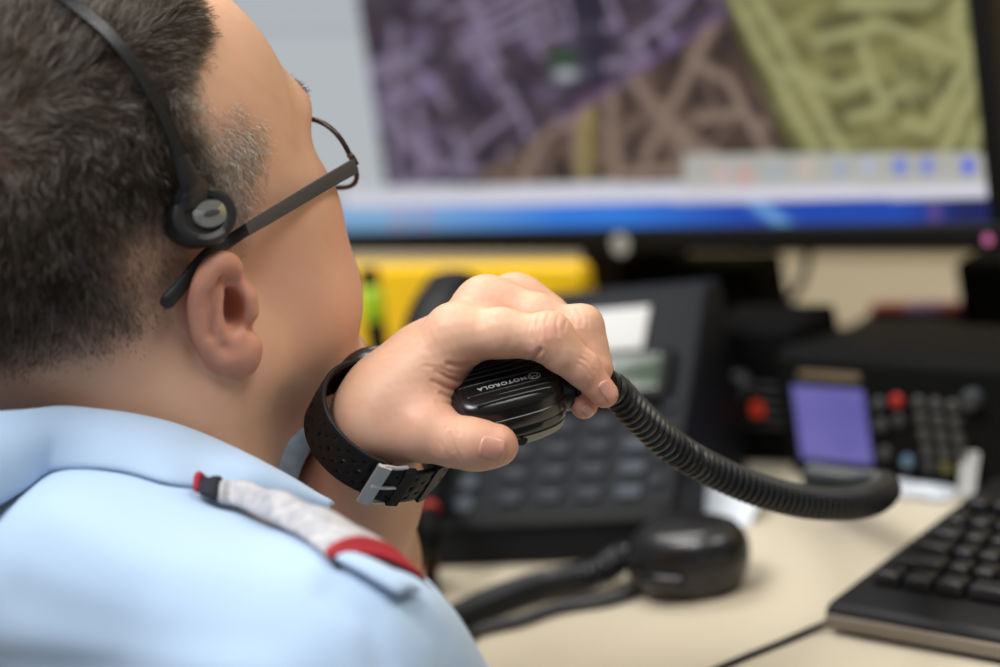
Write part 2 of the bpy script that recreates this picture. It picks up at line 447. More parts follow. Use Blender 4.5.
skin = attrmat('skin', rough=.48, bump=(1400, .12, .0006), sss=.12, spec=.4)
V = np.concatenate([VB, VH]); Q = np.concatenate([QB, QH+len(VB)])
person = empty('person', (NB[0], NB[1], NB[2]-.55), 'heavy-set person in a pale blue uniform shirt, glasses and headset speaking into a hand microphone', 'person')
body = fromarr('body', V, Q, skin, person)
body['label'] = 'bare head, neck and arms with short greying hair'
# skin tint: ruddier ear, cheek and fingertips, stubble shadow on the jaw as a real colour difference
base = np.array(srgb(214, 168, 142)); red = np.array(srgb(205, 130, 110)); pale = np.array(srgb(222, 180, 150)); hairc = np.array(srgb(120, 98, 82))
def gauss(P, c, s): return np.exp(-((P-c)**2).sum(1)/(2*s*s))
nz = fbm(V, 22, 3); nz2 = fbm(V, 70, 5)
C = np.tile(base, (len(V), 1))
def mixc(C, col, w): w = np.clip(w, 0, 1)[:, None]; return C*(1-w)+col*w
C = mixc(C, pale, .25+.3*nz)
C = mixc(C, red, np.clip(.12*nz2, 0, .2))
isear = np.zeros(len(V)); nearE = np.linalg.norm(mirror_head(V)-EAR, axis=1) < .06
isear[nearE] = (sdf_ear(mirror_head(V[nearE])) < .0015)
C = mixc(C, red, .55*isear)
C = mixc(C, red, .35*gauss(V, hd(.07, .05, -.02), .02))
for P_, R_ in FINGERS+[THB]:
    C = mixc(C, red, .55*gauss(V, P_[-1], .010))
C = mixc(C, red, .35*gauss(V, h(450, 384, 8), .012)+.35*gauss(V, h(551, 330, 28), .006)+.25*gauss(V, h(590, 362, 22), .005)+.2*gauss(V, h(440, 445, 30), .02))
colattr(body, C)
# ------------------------------------------------------------------ shirt
def sdf_shirt(p):
    d = sdf_torso(p, 0.0)
    d = smin(d, cone(p, hd(-.089, 0, -.152), NB-.07*UT, .0735, .095), .025)
    d = smin(d, cone(p, NB-.050*UT-.012*FT, NB-.13*UT-.01*FT, .098, .128), .03)
    d = smin(d, sdf_arm_r(p, .004), .035)
    d = smin(d, cone(p, SHL, SHL+(ELB-SHL)*.75, .060, .054), .035)
    # sleeve hems: cut the arms off above the elbows
    ar = norm(E_R-SHR); al = norm(ELB-SHL)
    cr = (p-(SHR+(E_R-SHR)*.80))@ar; near_r = np.linalg.norm(p-E_R, axis=1) < .16
    d = np.where(near_r, smax(d, cr, .004), d)
    cl = (p-(SHL+(ELB-SHL)*.72))@al; near_l = np.linalg.norm(p-ELB, axis=1) < .13
    d = np.where(near_l, smax(d, cl, .004), d)
    return d
def march(px, py, fn, lo=.85, hi=1.6, off=0.0):
    r = ray(px, py); t = lo
    for _ in range(90):
        d = float(fn((CAMP+t*r)[None])[0])-off
        if abs(d) < 1e-4: break
        t += d*.8
        if t > hi: return None
    return CAMP+t*r
lo3 = np.minimum.reduce([NB-np.array([.32, .32, .62]), SHL-.12, ELB-.05, E_R-.05]); hi3 = np.maximum.reduce([NB+.10, SHR+.12, E_R+.1, ELB+.1])
VS, QS = isosurf(sdf_shirt, lo3, hi3, .004, 4, 1)
NS = vnormals(VS, QS)
if ((VS-VS.mean(0))*NS).sum() < 0: NS = -NS; QS = QS[:, ::-1]
PXS, _ = proj_all(VS)
ds = .0016*fbm(VS, 7, 21, 2)
FOLDS = [([(330, 590), (370, 620), (385, 667)], 2.2, 14), ([(405, 600), (440, 640), (455, 680)], 1.8, 10), ([(60, 520), (140, 560), (300, 575)], -2.0, 26), ([(20, 600), (150, 640), (260, 640)], 2.2, 30), ([(-20, 660), (120, 672), (260, 700)], 2.0, 18)]
fs = ((CAMP-VS)*NS).sum(1) > 0
for pts, dep, wd_ in FOLDS:
    ds -= fs*dep*1e-3*np.exp(-(pldist(PXS, pts)/wd_)**2)
VS = VS+NS*ds[:, None]
cloth = mat('pale_blue_cotton', srgb(174, 198, 226), .85, bump=(900, .15, .0008), spec=.25, Sheen_Weight=.25)
shirt = fromarr('shirt', VS, QS, cloth, person)
# collar: turned-down band, drawn on the visible side and mirrored across the body's mid plane
def on_neck(px, py, off):
    p = march(px, py, sdf_head, off=off); return p
ctop = [(-45, 400), (0, 404), (60, 405), (100, 409), (140, 415), (180, 425), (220, 441), (256, 459), (290, 478), (318, 496), (336, 506)]
cbot = [(-45, 486), (0, 479), (50, 472), (92, 469), (130, 474), (165, 484), (200, 489), (238, 493), (275, 499), (305, 507), (330, 515)]
def depth_of(p): return proj(p)[2]
T0 = []; B0 = []
for (x, y), (u, v) in zip(ctop, cbot):
    a = march(min(x, 210), y, sdf_head, off=.006)
    T0.append([x, y, depth_of(a) if a is not None else np.nan])
    b = march(u, v, sdf_shirt, off=.0015); B0.append([u, v, depth_of(b) if b is not None else np.nan])

T0 = np.array(T0[2:]); B0 = np.array(B0[2:])
T0[5:, 2] = [1.158, 1.163, 1.168, 1.172]; B0[5:, 2] = [1.138, 1.146, 1.156, 1.165]; B0[4, 2] = np.nanmin([B0[4, 2], 1.137])
TW = np.array([W(*t) for t in T0]); BW = np.array([W(*t) for t in B0])
def around(P, k, back, dz):      # carry a rim from its first visible point round the nape to the body's mid plane
    q = P[0]-NB; f0, r0, z0 = q@FT, q@RT, q@UT; out = []
    for i in range(k, 0, -1):
        t = i/k; a0 = math.atan2(r0, -f0); a = a0*(1-t); rr = math.hypot(r0, f0)*(1-t)+back*t
        out.append(NB-math.cos(a)*rr*FT+math.sin(a)*rr*RT+(z0+dz*t)*UT)
    return np.array(out)
TW = np.vstack([around(TW, 6, .086, .012), TW]); BW = np.vstack([around(BW, 6, .114, -.022), BW])
n_c = 46; TW = resample(catmull(TW, 80), n_c); BW = resample(catmull(BW, 80), n_c)
rows = 7; CV = []
for i in range(rows):
    t = i/(rows-1); mid = TW*(1-t)+BW*t
    outw = norm(-.6*CF+.5*UT)*(.006*math.sin(math.pi*t))
    CV.append(mid+outw)
inner = [TW-np.array([0, 0, .004])*1.0+ (NB-TW)*0.02]
CV = np.array(CV); CVL = CV-2*((CV-NB)@RT)[..., None]*RT
Vc = np.concatenate([CV[:, ::-1].reshape(-1, 3), CVL[:, 1:].reshape(-1, 3)]) if False else None
grid = np.concatenate([CV[:, ::-1], CVL[:, 1:]], axis=1); gr, gc = grid.shape[:2]
Fq = [(i*gc+j, i*gc+j+1, (i+1)*gc+j+1, (i+1)*gc+j) for i in range(gr-1) for j in range(gc-1)]
collar = setmesh('collar', grid.reshape(-1, 3), Fq, cloth, shirt)
md = collar.modifiers.new('thick', 'SOLIDIFY'); md.thickness = .0032; md.offset = 0
md = collar.modifiers.new('sub', 'SUBSURF'); md.levels = 1; md.render_levels = 1
# rank slide over the shoulder strap: a grid between its rear and front edges
def surf(x, y, off, D=None):
    p = march(x, y, sdf_shirt, off=off)
    return p if p is not None else W(x, y, D)
navy = mat('navy_braid', srgb(24, 26, 40), .8, bump=(1500, .2, .0006)); redb = mat('red_braid', srgb(158, 22, 40), .7, bump=(1500, .2, .0006))
silv = mat('silver_braid', srgb(196, 196, 200), .55, bump=(700, .4, .0012), var=(160, srgb(158, 160, 168), .2))
rear = [(193, 491), (214, 501), (240, 508), (270, 522), (300, 537), (322, 554), (332, 564)]
front = [(203, 484), (224, 487), (250, 489), (290, 500), (335, 518), (386, 547), (438, 595)]
RE = np.array([surf(x, y, .004) if surf(x, y, .004) is not None else W(x, y, 1.12) for x, y in rear])
zr = np.array([proj(p)[2] for p in RE]); 
FE = np.array([W(x, y, z+.012+.020*i/6) for i, ((x, y), z) in enumerate(zip(front, zr))])
RE = catmull(RE, 43); FE = catmull(FE, 43)
ks = 9; G = []
for j in range(ks):
    t = j/(ks-1); G.append(RE*(1-t)+FE*t+np.array([0, 0, 1])*(.006*math.sin(math.pi*t)))
G = np.array(G)
seamwave = .0012*np.cos(np.arange(43)*2*np.pi/7.0)
G[1:-1] += np.array([0, 0, 1])*seamwave[None, :, None]
def strip(name, i0, i1, m, parent, lift=0.0, j0=0, j1=None):
    g = G[j0:j1, i0:i1+1]+np.array([0, 0, lift]); r, c = g.shape[:2]
    o = setmesh(name, g.reshape(-1, 3), [(i*c+j, (i+1)*c+j, (i+1)*c+j+1, i*c+j+1) for i in range(r-1) for j in range(c-1)], m, parent)
    md = o.modifiers.new('thick', 'SOLIDIFY'); md.thickness = .004; md.offset = 0
    md = o.modifiers.new('sub', 'SUBSURF'); md.levels = 1; md.render_levels = 1
    return o
slide = strip('rank_slide', 8, 38, silv, shirt); slide['label'] = 'silver ribbed rank slide edged in navy and red'
strip('navy_end', 2, 8, navy, slide); strip('red_edge', 0, 2, redb, slide); strip('red_band', 36, 41, redb, slide, .0022); strip('navy_end', 40, 42, navy, slide, -.001)
# loose end of the shoulder strap with its button
se = [(332, 562), (352, 572), (376, 586), (398, 600)]; sf = [(350, 561), (376, 570), (402, 583), (422, 598)]
A_ = np.array([surf(x, y, .003, 1.09) for x, y in se]); B_ = np.array([W(x, y, proj(a)[2]+.014) for (x, y), a in zip(sf, A_)])
g = np.array([A_*(1-t)+B_*t+np.array([0, 0, .003*math.sin(math.pi*t)]) for t in np.linspace(0, 1, 6)])
strap_end = setmesh('shoulder_strap', g.reshape(-1, 3), [(i*4+j, (i+1)*4+j, (i+1)*4+j+1, i*4+j+1) for i in range(5) for j in range(3)], cloth, shirt)
md = strap_end.modifiers.new('thick', 'SOLIDIFY'); md.thickness = .004; md = strap_end.modifiers.new('sub', 'SUBSURF'); md.levels = 2; md.render_levels = 2
# ------------------------------------------------------------------ hair
HEADNE = lambda p: sdf_head(p, False)
def loc_of(px, py):
    p = march(px, py, HEADNE); return tohead(p[None])[0]
hl_px = [(207, -60), (206, 0), (217, 40), (206, 80), (214, 108), (238, 96), (268, 118), (276, 150), (268, 190), (258, 232), (250, 262), (240, 262), (214, 248), (196, 262), (182, 290), (172, 330), (150, 352), (110, 372), (60, 384), (0, 388), (-40, 392)]
hl = []
for x, y in hl_px:
    p = march(x, max(y, 2), HEADNE)
    if p is not None: hl.append(tohead(p[None])[0])
hl = np.array(hl)
front_top = np.array([(.052, .155), (hl[0][0]+.012, hl[0][2]+.02)])
poly = np.vstack([[(.060, .16)], [(.055, .125)], hl[1:, [0, 2]], [(-.150, hl[-1][2]-.012)], [(-.2, .0)], [(-.2, .2)], [(.06, .2)]])
def insidepoly(P, poly):
    x, y = P[:, 0], P[:, 1]; ins = np.zeros(len(P), bool)
    for (x0, y0), (x1, y1) in zip(poly, np.roll(poly, -1, 0)):
        c = ((y0 > y) != (y1 > y)) & (x < (x1-x0)*(y-y0)/(y1-y0+1e-12)+x0); ins ^= c
    return ins
def edgedist(P, poly):
    pts = np.vstack([poly, poly[:1]]); return pldist(P, pts)
bq = tohead(VB); scalp = (bq[:, 2] > -.10) & (np.abs(sdf_head(VB, False)) < .004)
idx = np.where(scalp)[0]; ac = bq[idx][:, [0, 2]]
dn = np.where(insidepoly(ac, poly), edgedist(ac, poly), 0)
keep = dn > 0; idx = idx[keep]; dn = dn[keep]
NBv = vnormals(VB, QB)
if ((VB-VB.mean(0))*NBv).sum() < 0: NBv = -NBv
# colour zones measured along the side of the head: pale grey temple, dark crown and back, light clipped nape
def hairtone(q):
    a, c = q[:, 0], q[:, 2]
    temple = np.clip((a+.002)/.014, 0, 1)*np.clip((.086-c)/.02, 0, 1)
    low = np.clip((.022-c)/.036, 0, 1)*np.clip((-.012-a)/.02, 0, 1)
    low = np.maximum(low, np.clip((a+.066)/.022, 0, 1)*np.clip((.046-c)/.022, 0, 1)*np.clip(-a/.006, 0, 1))
    return temple, low
wq = np.zeros(len(VB)); wq[idx] = np.clip(dn/.012, 0, 1)
Cb = C[:len(VB)]; Cb = mixc(Cb, np.array(srgb(78, 64, 54)), .9*wq*(1-.8*hairtone(bq)[0])*(1-.78*hairtone(bq)[1]))
C[:len(VB)] = Cb
me_attr = body.data.color_attributes['Col']; full = np.ones((len(V), 4), np.float32); full[:, :3] = C; me_attr.data.foreach_set('color', full.ravel())
NH_ = 92000
w = np.clip(dn/.010, .06, 1)*(1-.6*hairtone(bq[idx])[1]); w /= w.sum()
sel = rng.choice(len(idx), NH_, p=w); vi = idx[sel]; d_ed = dn[sel]
P0 = VB[vi]+rng.normal(0, .0011, (NH_, 3)); n0 = NBv[vi]; q0 = tohead(P0)
temple, low = hairtone(q0)
flow = np.stack([np.where(q0[:, 2] > .08, .8, -.55), np.zeros(NH_), np.where(q0[:, 2] > .10, .1, -.75)], 1)@HA.T
flow += rng.normal(0, .28, (NH_, 3))
cl = fbm(P0, 60, 9, 2)
flow += (np.stack([cl, np.zeros(NH_), fbm(P0, 50, 10, 2)], 1)@HA.T)*.5
d0 = n0*.50+flow*.75; d0 /= np.linalg.norm(d0, axis=1)[:, None]
ln = np.where(q0[:, 2] > .06, .017, .011)*np.clip(d_ed/.02, .35, 1)*rng.uniform(.7, 1.2, NH_)*(1-.62*low)*(1-.3*temple)
d1 = d0*.75+flow*.5-n0*.12; d1 /= np.linalg.norm(d1, axis=1)[:, None]
P1 = P0+d0*(ln*.5)[:, None]; P2 = P1+d1*(ln*.5)[:, None]; P0 = P0-n0*.001
side = np.cross(d0, rng.normal(size=(NH_, 3))); side /= np.linalg.norm(side, axis=1)[:, None]; s2 = np.cross(d0, side)
r0 = .00013; HV = []
for Pk, r in ((P0, r0), (P1, r0*.9)):
    for k in range(3):
        a = 2*math.pi*k/3; HV.append(Pk+r*(math.cos(a)*side+math.sin(a)*s2))
HV.append(P2); HVs = np.stack(HV, 1).reshape(-1, 3); b = np.arange(NH_)[:, None]*7
tri = []
for k in range(3):
    k2 = (k+1) % 3; tri += [[k, k2, 3+k2], [k, 3+k2, 3+k], [3+k, 3+k2, 6]]
HFc = (b[:, :, None]+np.array(tri)[None]).reshape(-1, 3)
dark = np.array(srgb(66, 57, 50)); brown = np.array(srgb(88, 74, 62)); grey = np.array(srgb(168, 162, 154)); pale_ = np.array(srgb(222, 212, 198))
hc = np.tile(dark, (NH_, 1)); hc = mixc(hc, brown, .35+.35*fbm(P1, 28, 31, 2))
hc = mixc(hc, grey, (rng.random(NH_) < (.22+.16*fbm(P1, 40, 33, 2)))*.75)
hc = mixc(hc, pale_, temple*rng.uniform(.8, 1, NH_)); hc = mixc(hc, np.array(srgb(156, 134, 114)), low*rng.uniform(.3, .9, NH_))
hairm = attrmat('hair', .5, spec=.25)
hair = fromarr('hair', HVs, HFc, hairm, person); colattr(hair, np.repeat(hc, 7, axis=0)); hair['label'] = 'short dark brown hair going grey at the temple'
# eyebrows
browm = mat('brow_hair', srgb(92, 70, 52), .6)
for sgn in (1, -1):
    ev, ef = [], []
    for i in range(260):
        t = rng.random(); c0 = hd(.100-.010*t, sgn*(.014+.034*t), .029+.006*math.sin(t*2.6)+rng.normal(0, .002))
        for _ in range(12):
            dd_ = float(HEADNE(c0[None])[0]); c0 = c0-HF*dd_*.7
        dr = norm(HR*sgn*.8+HU*.12-HF*.22+rng.normal(0, .15, 3))
        s_ = norm(np.cross(dr, HF))*.00018; k = len(ev); u_ = norm(np.cross(s_, dr))*.00018
        ev += [c0-s_, c0+s_, c0+u_*1.6, c0+dr*rng.uniform(.003, .006)]; ef += [(k, k+1, k+3), (k+1, k+2, k+3), (k+2, k, k+3)]
    setmesh('eyebrow', ev, ef, browm, person)
# eyes: visible slit of the eyeball
white = mat('eye_white', srgb(226, 220, 214), .25); iris = mat('iris', srgb(70, 84, 90), .2); lid = mat('pupil', (.01, .01, .01), .1)
for sgn in (1, -1):
    bm = bmesh.new(); bmesh.ops.create_uvsphere(bm, u_segments=24, v_segments=16, radius=.0131*HS)
    for v in bm.verts: v.co.z *= .5
    M = np.stack([HR, HF, HU], 1); e = bmobj('eye', bm, [white, iris], person, hd(.0817, sgn*.033, .008), M)
    for f in e.data.polygons:
        c = f.center
        l = np.array(wmat(person)@c)-hd(.0817, sgn*.033, .008)
        if abs(l@HR) < .006 and l@HF > 0: f.material_index = 1
# finger nails
nailm = mat('nail', srgb(206, 146, 128), .3, coat=.2, var=(240, srgb(214, 160, 142), .2))
def nail(cx, cy, ax, ay, hl_, hw, off=.0004):
    al = np.array([ax, ay])/math.hypot(ax, ay); pr = np.array([-al[1], al[0]]); n = 11; vs_ = []
    for i in range(n):
        for j in range(n):
            u = -1+2*i/(n-1); v = -1+2*j/(n-1)
            k = math.sqrt(max(0, 1-.30*v*v)) if u < 0 else math.sqrt(max(0, 1-.18*v*v))
            P = np.array([cx, cy])+al*u*hl_*k+pr*v*hw*math.sqrt(max(.0, 1-.22*u*u))
            p = march(P[0], P[1], sdf_lefthand, lo=1.15)
            if p is None: p = vs_[-1] if vs_ else W(P[0], P[1], DH)
            vs_.append(p-CF*(off+.0004*(1-v*v)))
    o = setmesh('fingernail', vs_, [(i*n+j, i*n+j+1, (i+1)*n+j+1, (i+1)*n+j) for i in range(n-1) for j in range(n-1)], nailm, body)
    md = o.modifiers.new('thick', 'SOLIDIFY'); md.thickness = .0007; md.offset = 0
nail(492, 448.5, .96, .25, 13, 11.5)
nail(608, 390.5, .60, .80, 11, 6.5)
nail(588, 411, .45, .55, 6.0, 4.5)

# ------------------------------------------------------------------ glasses
gl_metal = mat('gunmetal', srgb(66, 66, 72), .5, .2); gl_tip = mat('black_plastic_tip', (.012, .012, .013), .45); glassm = mat('lens_glass', (1, 1, 1), .02, Transmission_Weight=1.0, IOR=1.02, Alpha=.25)
rim_m = mat('rim_brown_metal', srgb(70, 56, 52), .35, .6)
HIN = onplane(355, 166, HC+HS*.068*HR, HR)
qh = tohead(HIN[None])[0]
glasses = empty('eyeglasses', HIN, 'thin dark metal eyeglasses worn by the person, temple resting over the ear', 'glasses')
def lens_outline(sgn, n=40):
    out = []
    w_, h_ = .0245*HS, .0190*HS
    cb = sgn*(qh[1]*HS-.004-w_)
    for k in range(n):
        a = 2*math.pi*k/n; c, s_ = math.cos(a), math.sin(a)
        x = w_*abs(c)**.75*np.sign(c); y = h_*abs(s_)**.75*np.sign(s_)
        wrap = -.006*((abs(cb+x)/(.07))**2)
        out.append(HC+(qh[0]*HS+.010+wrap)*HF+(cb+x)*HR+(qh[2]*HS+.005+y)*HU-.10*y*HF)
    return np.array(out)
for sgn in (1, -1):
    O = lens_outline(sgn); rm = sweep('rim', np.vstack([O]), .0014, rim_m, glasses, 8, closed=True, up0=HF)
    c0 = O.mean(0); vs_ = [c0-.0008*HF, c0+.0008*HF]+list(O-.0006*HF)+list(O+.0006*HF); n = len(O)
    fs_ = [(0, 2+(i+1) % n, 2+i) for i in range(n)]+[(1, 2+n+i, 2+n+(i+1) % n) for i in range(n)]+[(2+i, 2+(i+1) % n, 2+n+(i+1) % n, 2+n+i) for i in range(n)]
    setmesh('lens', vs_, fs_, glassm, rm, smooth=False)
    # end piece, temple and tip
    flip = (lambda p: p) if sgn == 1 else (lambda p: p-2*((np.asarray(p)-HC)@HR)*HR)
    end = O[0] if sgn == 1 else O[n//2]
    tem_px = [(355, 166), (330, 180), (300, 198), (270, 216), (246, 230)]
    tp = []
    for i, (x, y) in enumerate(tem_px):
        b_ = HS*(qh[1]+(.086-qh[1])*i/4); tp.append(onplane(x, y, HC+b_*HR, HR))
    tp = np.array([flip(p) for p in tp])
    prof = np.array([(-1, -.22), (-.8, -.3), (.8, -.3), (1, -.22), (1, .22), (.8, .3), (-.8, .3), (-1, .22)])
    tip_px = [(246, 230), (228, 242), (206, 256), (186, 280), (172, 296), (163, 306)]
    ts = [tp[-1]] if sgn == 1 else None; tip = []
    for x, y in tip_px[1:]:
        p = march(x, y, HEADNE, off=.008); tip.append(p)
    tip = np.array([tp[-1]]+[flip(p) for p in tip])
    sweep('temple', catmull(tp, 24), np.linspace(.0040, .0032, 24), gl_metal, glasses, prof=prof, up0=HU)
    o = sweep('temple_tip', catmull(tip, 26), np.interp(np.linspace(0, 1, 26), [0, .3, .9, 1], [.0031, .0034, .0042, .0025]), gl_tip, glasses, prof=np.stack([np.cos(np.linspace(0, 2*np.pi, 12, endpoint=False)), .55*np.sin(np.linspace(0, 2*np.pi, 12, endpoint=False))], 1), up0=HU)
    sweep('end_piece', np.array([end, end-.002*HF+sgn*.003*HR, tp[0]+.001*HF]), .0019, rim_m, glasses, 8, up0=HU)
    sweep('nose_pad', catmull([hd(.100, sgn*.012, qh[2]-.006), hd(.0965, sgn*.0105, qh[2]-.010), hd(.097, sgn*.011, qh[2]-.014)], 8), .0018, glassm, glasses, 8)
Rr, Ll = lens_outline(1), lens_outline(-1)
sweep('bridge', catmull([Rr[20]+.006*HU, (Rr[20]+Ll[0])/2+.009*HU+.002*HF, Ll[0]+.006*HU], 12), .0013, rim_m, glasses, 8)
# ------------------------------------------------------------------ headset
blk = mat('black_headset_plastic', (.012, .012, .014), .42, bump=(500, .05, .0005)); blk2 = mat('black_gloss_band', (.010, .011, .013), .22); silv2 = mat('silver_badge', srgb(176, 176, 174), .3, .9)
headset = empty('headset', HC+.14*HU, 'black single-ear headset over the greying hair, silver badge on its temple pad', 'headset')
bpx = [(70, 2), (104, 30), (130, 60), (150, 92), (166, 122), (180, 156), (190, 184)]
bp = np.array([march(x, y, HEADNE, off=.010 if y < 150 else .012) for x, y in bpx])
ql = tohead(bp[:1])[0]; ph0 = math.atan2(ql[1], ql[2]-.02)
over = []
for ph in np.linspace(-ph0*1.15, ph0, 14)[:-1]:
    dv = np.array([0, math.sin(ph), math.cos(ph)]); lo_, hi_ = .03, .16
    for _ in range(30):
        m_ = (lo_+hi_)/2; pt = hd(*(np.array([ql[0], 0, .02])+dv*m_))
        if float(HEADNE(pt[None])[0]) < .010: lo_ = m_
        else: hi_ = m_
    over.append(pt)
band = catmull(np.vstack([over, bp]), 90); band = resample(band, 90)
nrm = np.array([norm(p-hd(-.01, 0, .03)) for p in band])
tg = np.gradient(band, axis=0); tg /= np.linalg.norm(tg, axis=1)[:, None]; wv_ = np.cross(tg, nrm); wv_ /= np.linalg.norm(wv_, axis=1)[:, None]; nv_ = np.cross(wv_, tg)
wd = np.interp(np.linspace(0, 1, 90), [0, .6, .9, 1], [.0042, .0040, .0034, .0042])
ring = [(-1, 0), (-.85, .28), (.85, .28), (1, 0), (.85, -.28), (-.85, -.28)]
vb, fb = [], []
for i in range(90):
    for a_, c_ in ring: vb.append(band[i]+wv_[i]*a_*wd[i]+nv_[i]*c_*.0042)
for i in range(89):
    for j in range(6): fb.append((i*6+j, i*6+(j+1) % 6, (i+1)*6+(j+1) % 6, (i+1)*6+j))
fb += [tuple(range(6))[::-1], tuple(89*6+j for j in range(6))]
autosmooth(setmesh('headband', vb, fb, blk2, headset), 40)
# temple pad: oval boss with a neck growing up into the band and a raised silver oval badge
pc = march(200, 217, HEADNE, off=.009); pn = norm(norm(HR)*.9-.18*HF+.25*HU); pu = norm(bp[-1]-pc-((bp[-1]-pc)@pn)*pn); pv = np.cross(pn, pu)
px_ = norm(ray(240, 205)-ray(160, 228)); px_ = norm(px_-(px_@pn)*pn); py_ = np.cross(pn, px_)
prof_pad = [(0, -.008), (.93, -.008), (1.0, -.004), (1.0, .002), (.93, .0062), (.80, .0072), (.62, .0062), (.58, .0040), (0, .0040)]
def ovalstack(name, prof, rx, ry, c, X, Y, Z, m, parent, seg=40):
    vs_, fs_ = [], []
    for r, z in prof:
        for k in range(seg):
            a = 2*math.pi*k/seg; vs_.append(c+X*rx*max(r, 1e-4)*math.cos(a)+Y*ry*max(r, 1e-4)*math.sin(a)+Z*z)
    for i in range(len(prof)-1):
        for k in range(seg): fs_.append((i*seg+k, i*seg+(k+1) % seg, (i+1)*seg+(k+1) % seg, (i+1)*seg+k))
    bm = bmesh.new(); bv = [bm.verts.new(v) for v in vs_]
    for f in fs_: bm.faces.new([bv[i] for i in f])
    bmesh.ops.remove_doubles(bm, verts=bm.verts, dist=3e-5)
    return bmobj(name, bm, m, parent, ang=45)
pad = ovalstack('temple_pad', prof_pad, .0185, .0150, pc, px_, py_, pn, blk, headset)
ovalstack('badge', [(0, .003), (1, .003), (1, .0052), (.9, .0062), (0, .0066)], .0100, .0072, pc+px_*.0035, px_, py_, pn, silv2, pad)
ovalstack('badge_inlay', [(1, .006), (.98, .0068), (0, .0070)], .0046, .0016, pc+px_*.0035, px_, py_, pn, gl_metal, pad)
nk = catmull([bp[-2], bp[-1]+pn*.001, pc+.85*(bp[-1]-pc)-pn*.001, pc+.55*(bp[-1]-pc)-pn*.004], 14)
sweep('pad_stem', nk, np.interp(np.linspace(0, 1, 14), [0, .4, 1], [.0042, .0068, .0130]), blk, pad, prof=np.stack([.42*np.cos(np.linspace(0, 2*np.pi, 14, endpoint=False)), np.sin(np.linspace(0, 2*np.pi, 14, endpoint=False))], 1), up0=pn)
# ear cushion and boom on the far side
fe = hd(0, -.094, -.010)
ovalstack('ear_cushion', [(0, -.010), (.9, -.010), (1, -.005), (1, .004), (.85, .010), (0, .011)], .028, .028, fe, HF, HU, -HR, blk, headset)
sweep('microphone_boom', catmull([fe-.010*HR, hd(.05, -.088, -.055), hd(.10, -.055, -.068), hd(.116, -.025, -.066)], 24), .0022, blk, headset, 8)
sweep('band_arm', catmull([over[0], hd(.0, -.098, .04), fe-.012*HR], 14), .0035, blk, headset, 8)
# ------------------------------------------------------------------ hand microphone
micblk = mat('black_mic_plastic', (.004, .004, .005), .26, bump=(2200, .06, .0004), spec=.5); micgrey = mat('grey_back_plate', srgb(150, 146, 136), .5); printm = mat('white_print', srgb(158, 162, 166), .5); hole = mat('dark_hole', (.003, .003, .003), .8)
MC = W(507, 397, DH+.000)
mx = norm(CR*math.cos(math.radians(14))+CU*math.sin(math.radians(14))+.22*CF)
mz = norm((CU*math.cos(math.radians(14))-CR*math.sin(math.radians(14)))*.86-.50*CF); mz = norm(mz-(mz@mx)*mx); my = np.cross(mz, mx)
MM = np.stack([mx, my, mz], 1)
def ml(x, y, z): return MC+MM@(np.array([x, y, z])/1000)
mic = empty('hand_microphone', ml(0, 0, -15), 'black push-to-talk hand microphone gripped in the raised hand, white lettering on its top', 'microphone')
def plan(sx, sy, k=.45, n=72):
    out = []
    for i in range(n):
        a = 2*math.pi*i/n; c, s_ = math.cos(a), math.sin(a)
        x = sx*abs(c)**k*np.sign(c); y = sy*abs(s_)**k*np.sign(s_)
        if x > 0: y *= 1-.16*(x/sx)**2; x *= .88
        out.append((x, y))
    return np.array(out)
def stack(name, rings, m, parent, ang=50, n=72):
    """rings: (scale_x half, half_y, z) ; closed top and bottom"""
    vs_, fs_ = [], []
    for sx, sy, z, ox in rings:
        for x, y in plan(sx, sy, n=n): vs_.append(ml(x+ox, y, z))
    for i in range(len(rings)-1):
        for k in range(n): fs_.append((i*n+k, i*n+(k+1) % n, (i+1)*n+(k+1) % n, (i+1)*n+k))
    fs_.append(tuple(range(n))[::-1]); fs_.append(tuple((len(rings)-1)*n+k for k in range(n)))
    o = setmesh(name, vs_, fs_, m, parent); return autosmooth(o, ang)
stack('housing', [(28, 22, -10.6, 0), (30.4, 24.4, -10.2, 0), (31.6, 25.6, -9.0, 0), (32.0, 26.0, -4.4, 0), (31.8, 25.8, -4.2, 0), (31.8, 25.8, -3.9, 0), (32.0, 26.0, -3.7, 0), (32.2, 26, 2.0, 0), (32.2, 26, 2.3, 0), (31.7, 25.5, 2.6, 0), (31.7, 25.5, 6.8, 0), (31.0, 24.9, 9.4, 0), (29.2, 23.2, 11.6, -.2), (26.5, 20.6, 12.7, -.4), (22, 16, 13.2, -.5)], micblk, mic)
# ribs along the top
for i, (y, w_) in enumerate([(-21.2, 1.5), (-16.4, 1.3), (-12.9, .7), (-2.6, 1.0), (4.0, 1.3), (8.6, 1.3), (13.0, 1.3), (17.0, 1.3)]):
    x1 = 26-.010*y*y
    P = [ml(-x1, y, 11.2), ml(-x1+3, y, 12.9 if abs(y) < 15 else 11.7), ml(0, y, 13.1 if abs(y) < 15 else 12.1), ml(x1-5, y, 12.9 if abs(y) < 15 else 11.7), ml(x1-3, y, 10.9)]
    sweep('rib', catmull(P, 20), w_/1000, micblk, mic, 10, up0=mz)
bp_ = stack('back_plate', [(20, 16, -18.4, 0), (25, 20, -17.8, 0), (29.4, 23.8, -14.8, .2), (31.0, 25.2, -10.6, 0)], micgrey, mic); bp_['label'] = 'pale grey rear cover'
hx = min(np.linspace(-25, 25, 101), key=lambda x: abs(proj(ml(x, -24.4, -13.4))[0]-522)); hn = norm(-my-.35*mz)
lathe('screw_hole', [(0, .0004), (.0026, .0004), (.0030, 0), (.0028, -.002), (0, -.002)], hole, bp_, ml(hx, -24.3*(1-.16*max(hx/31, 0)**2), -13.4), np.stack([mx, np.cross(hn, mx), hn], 1), 20)
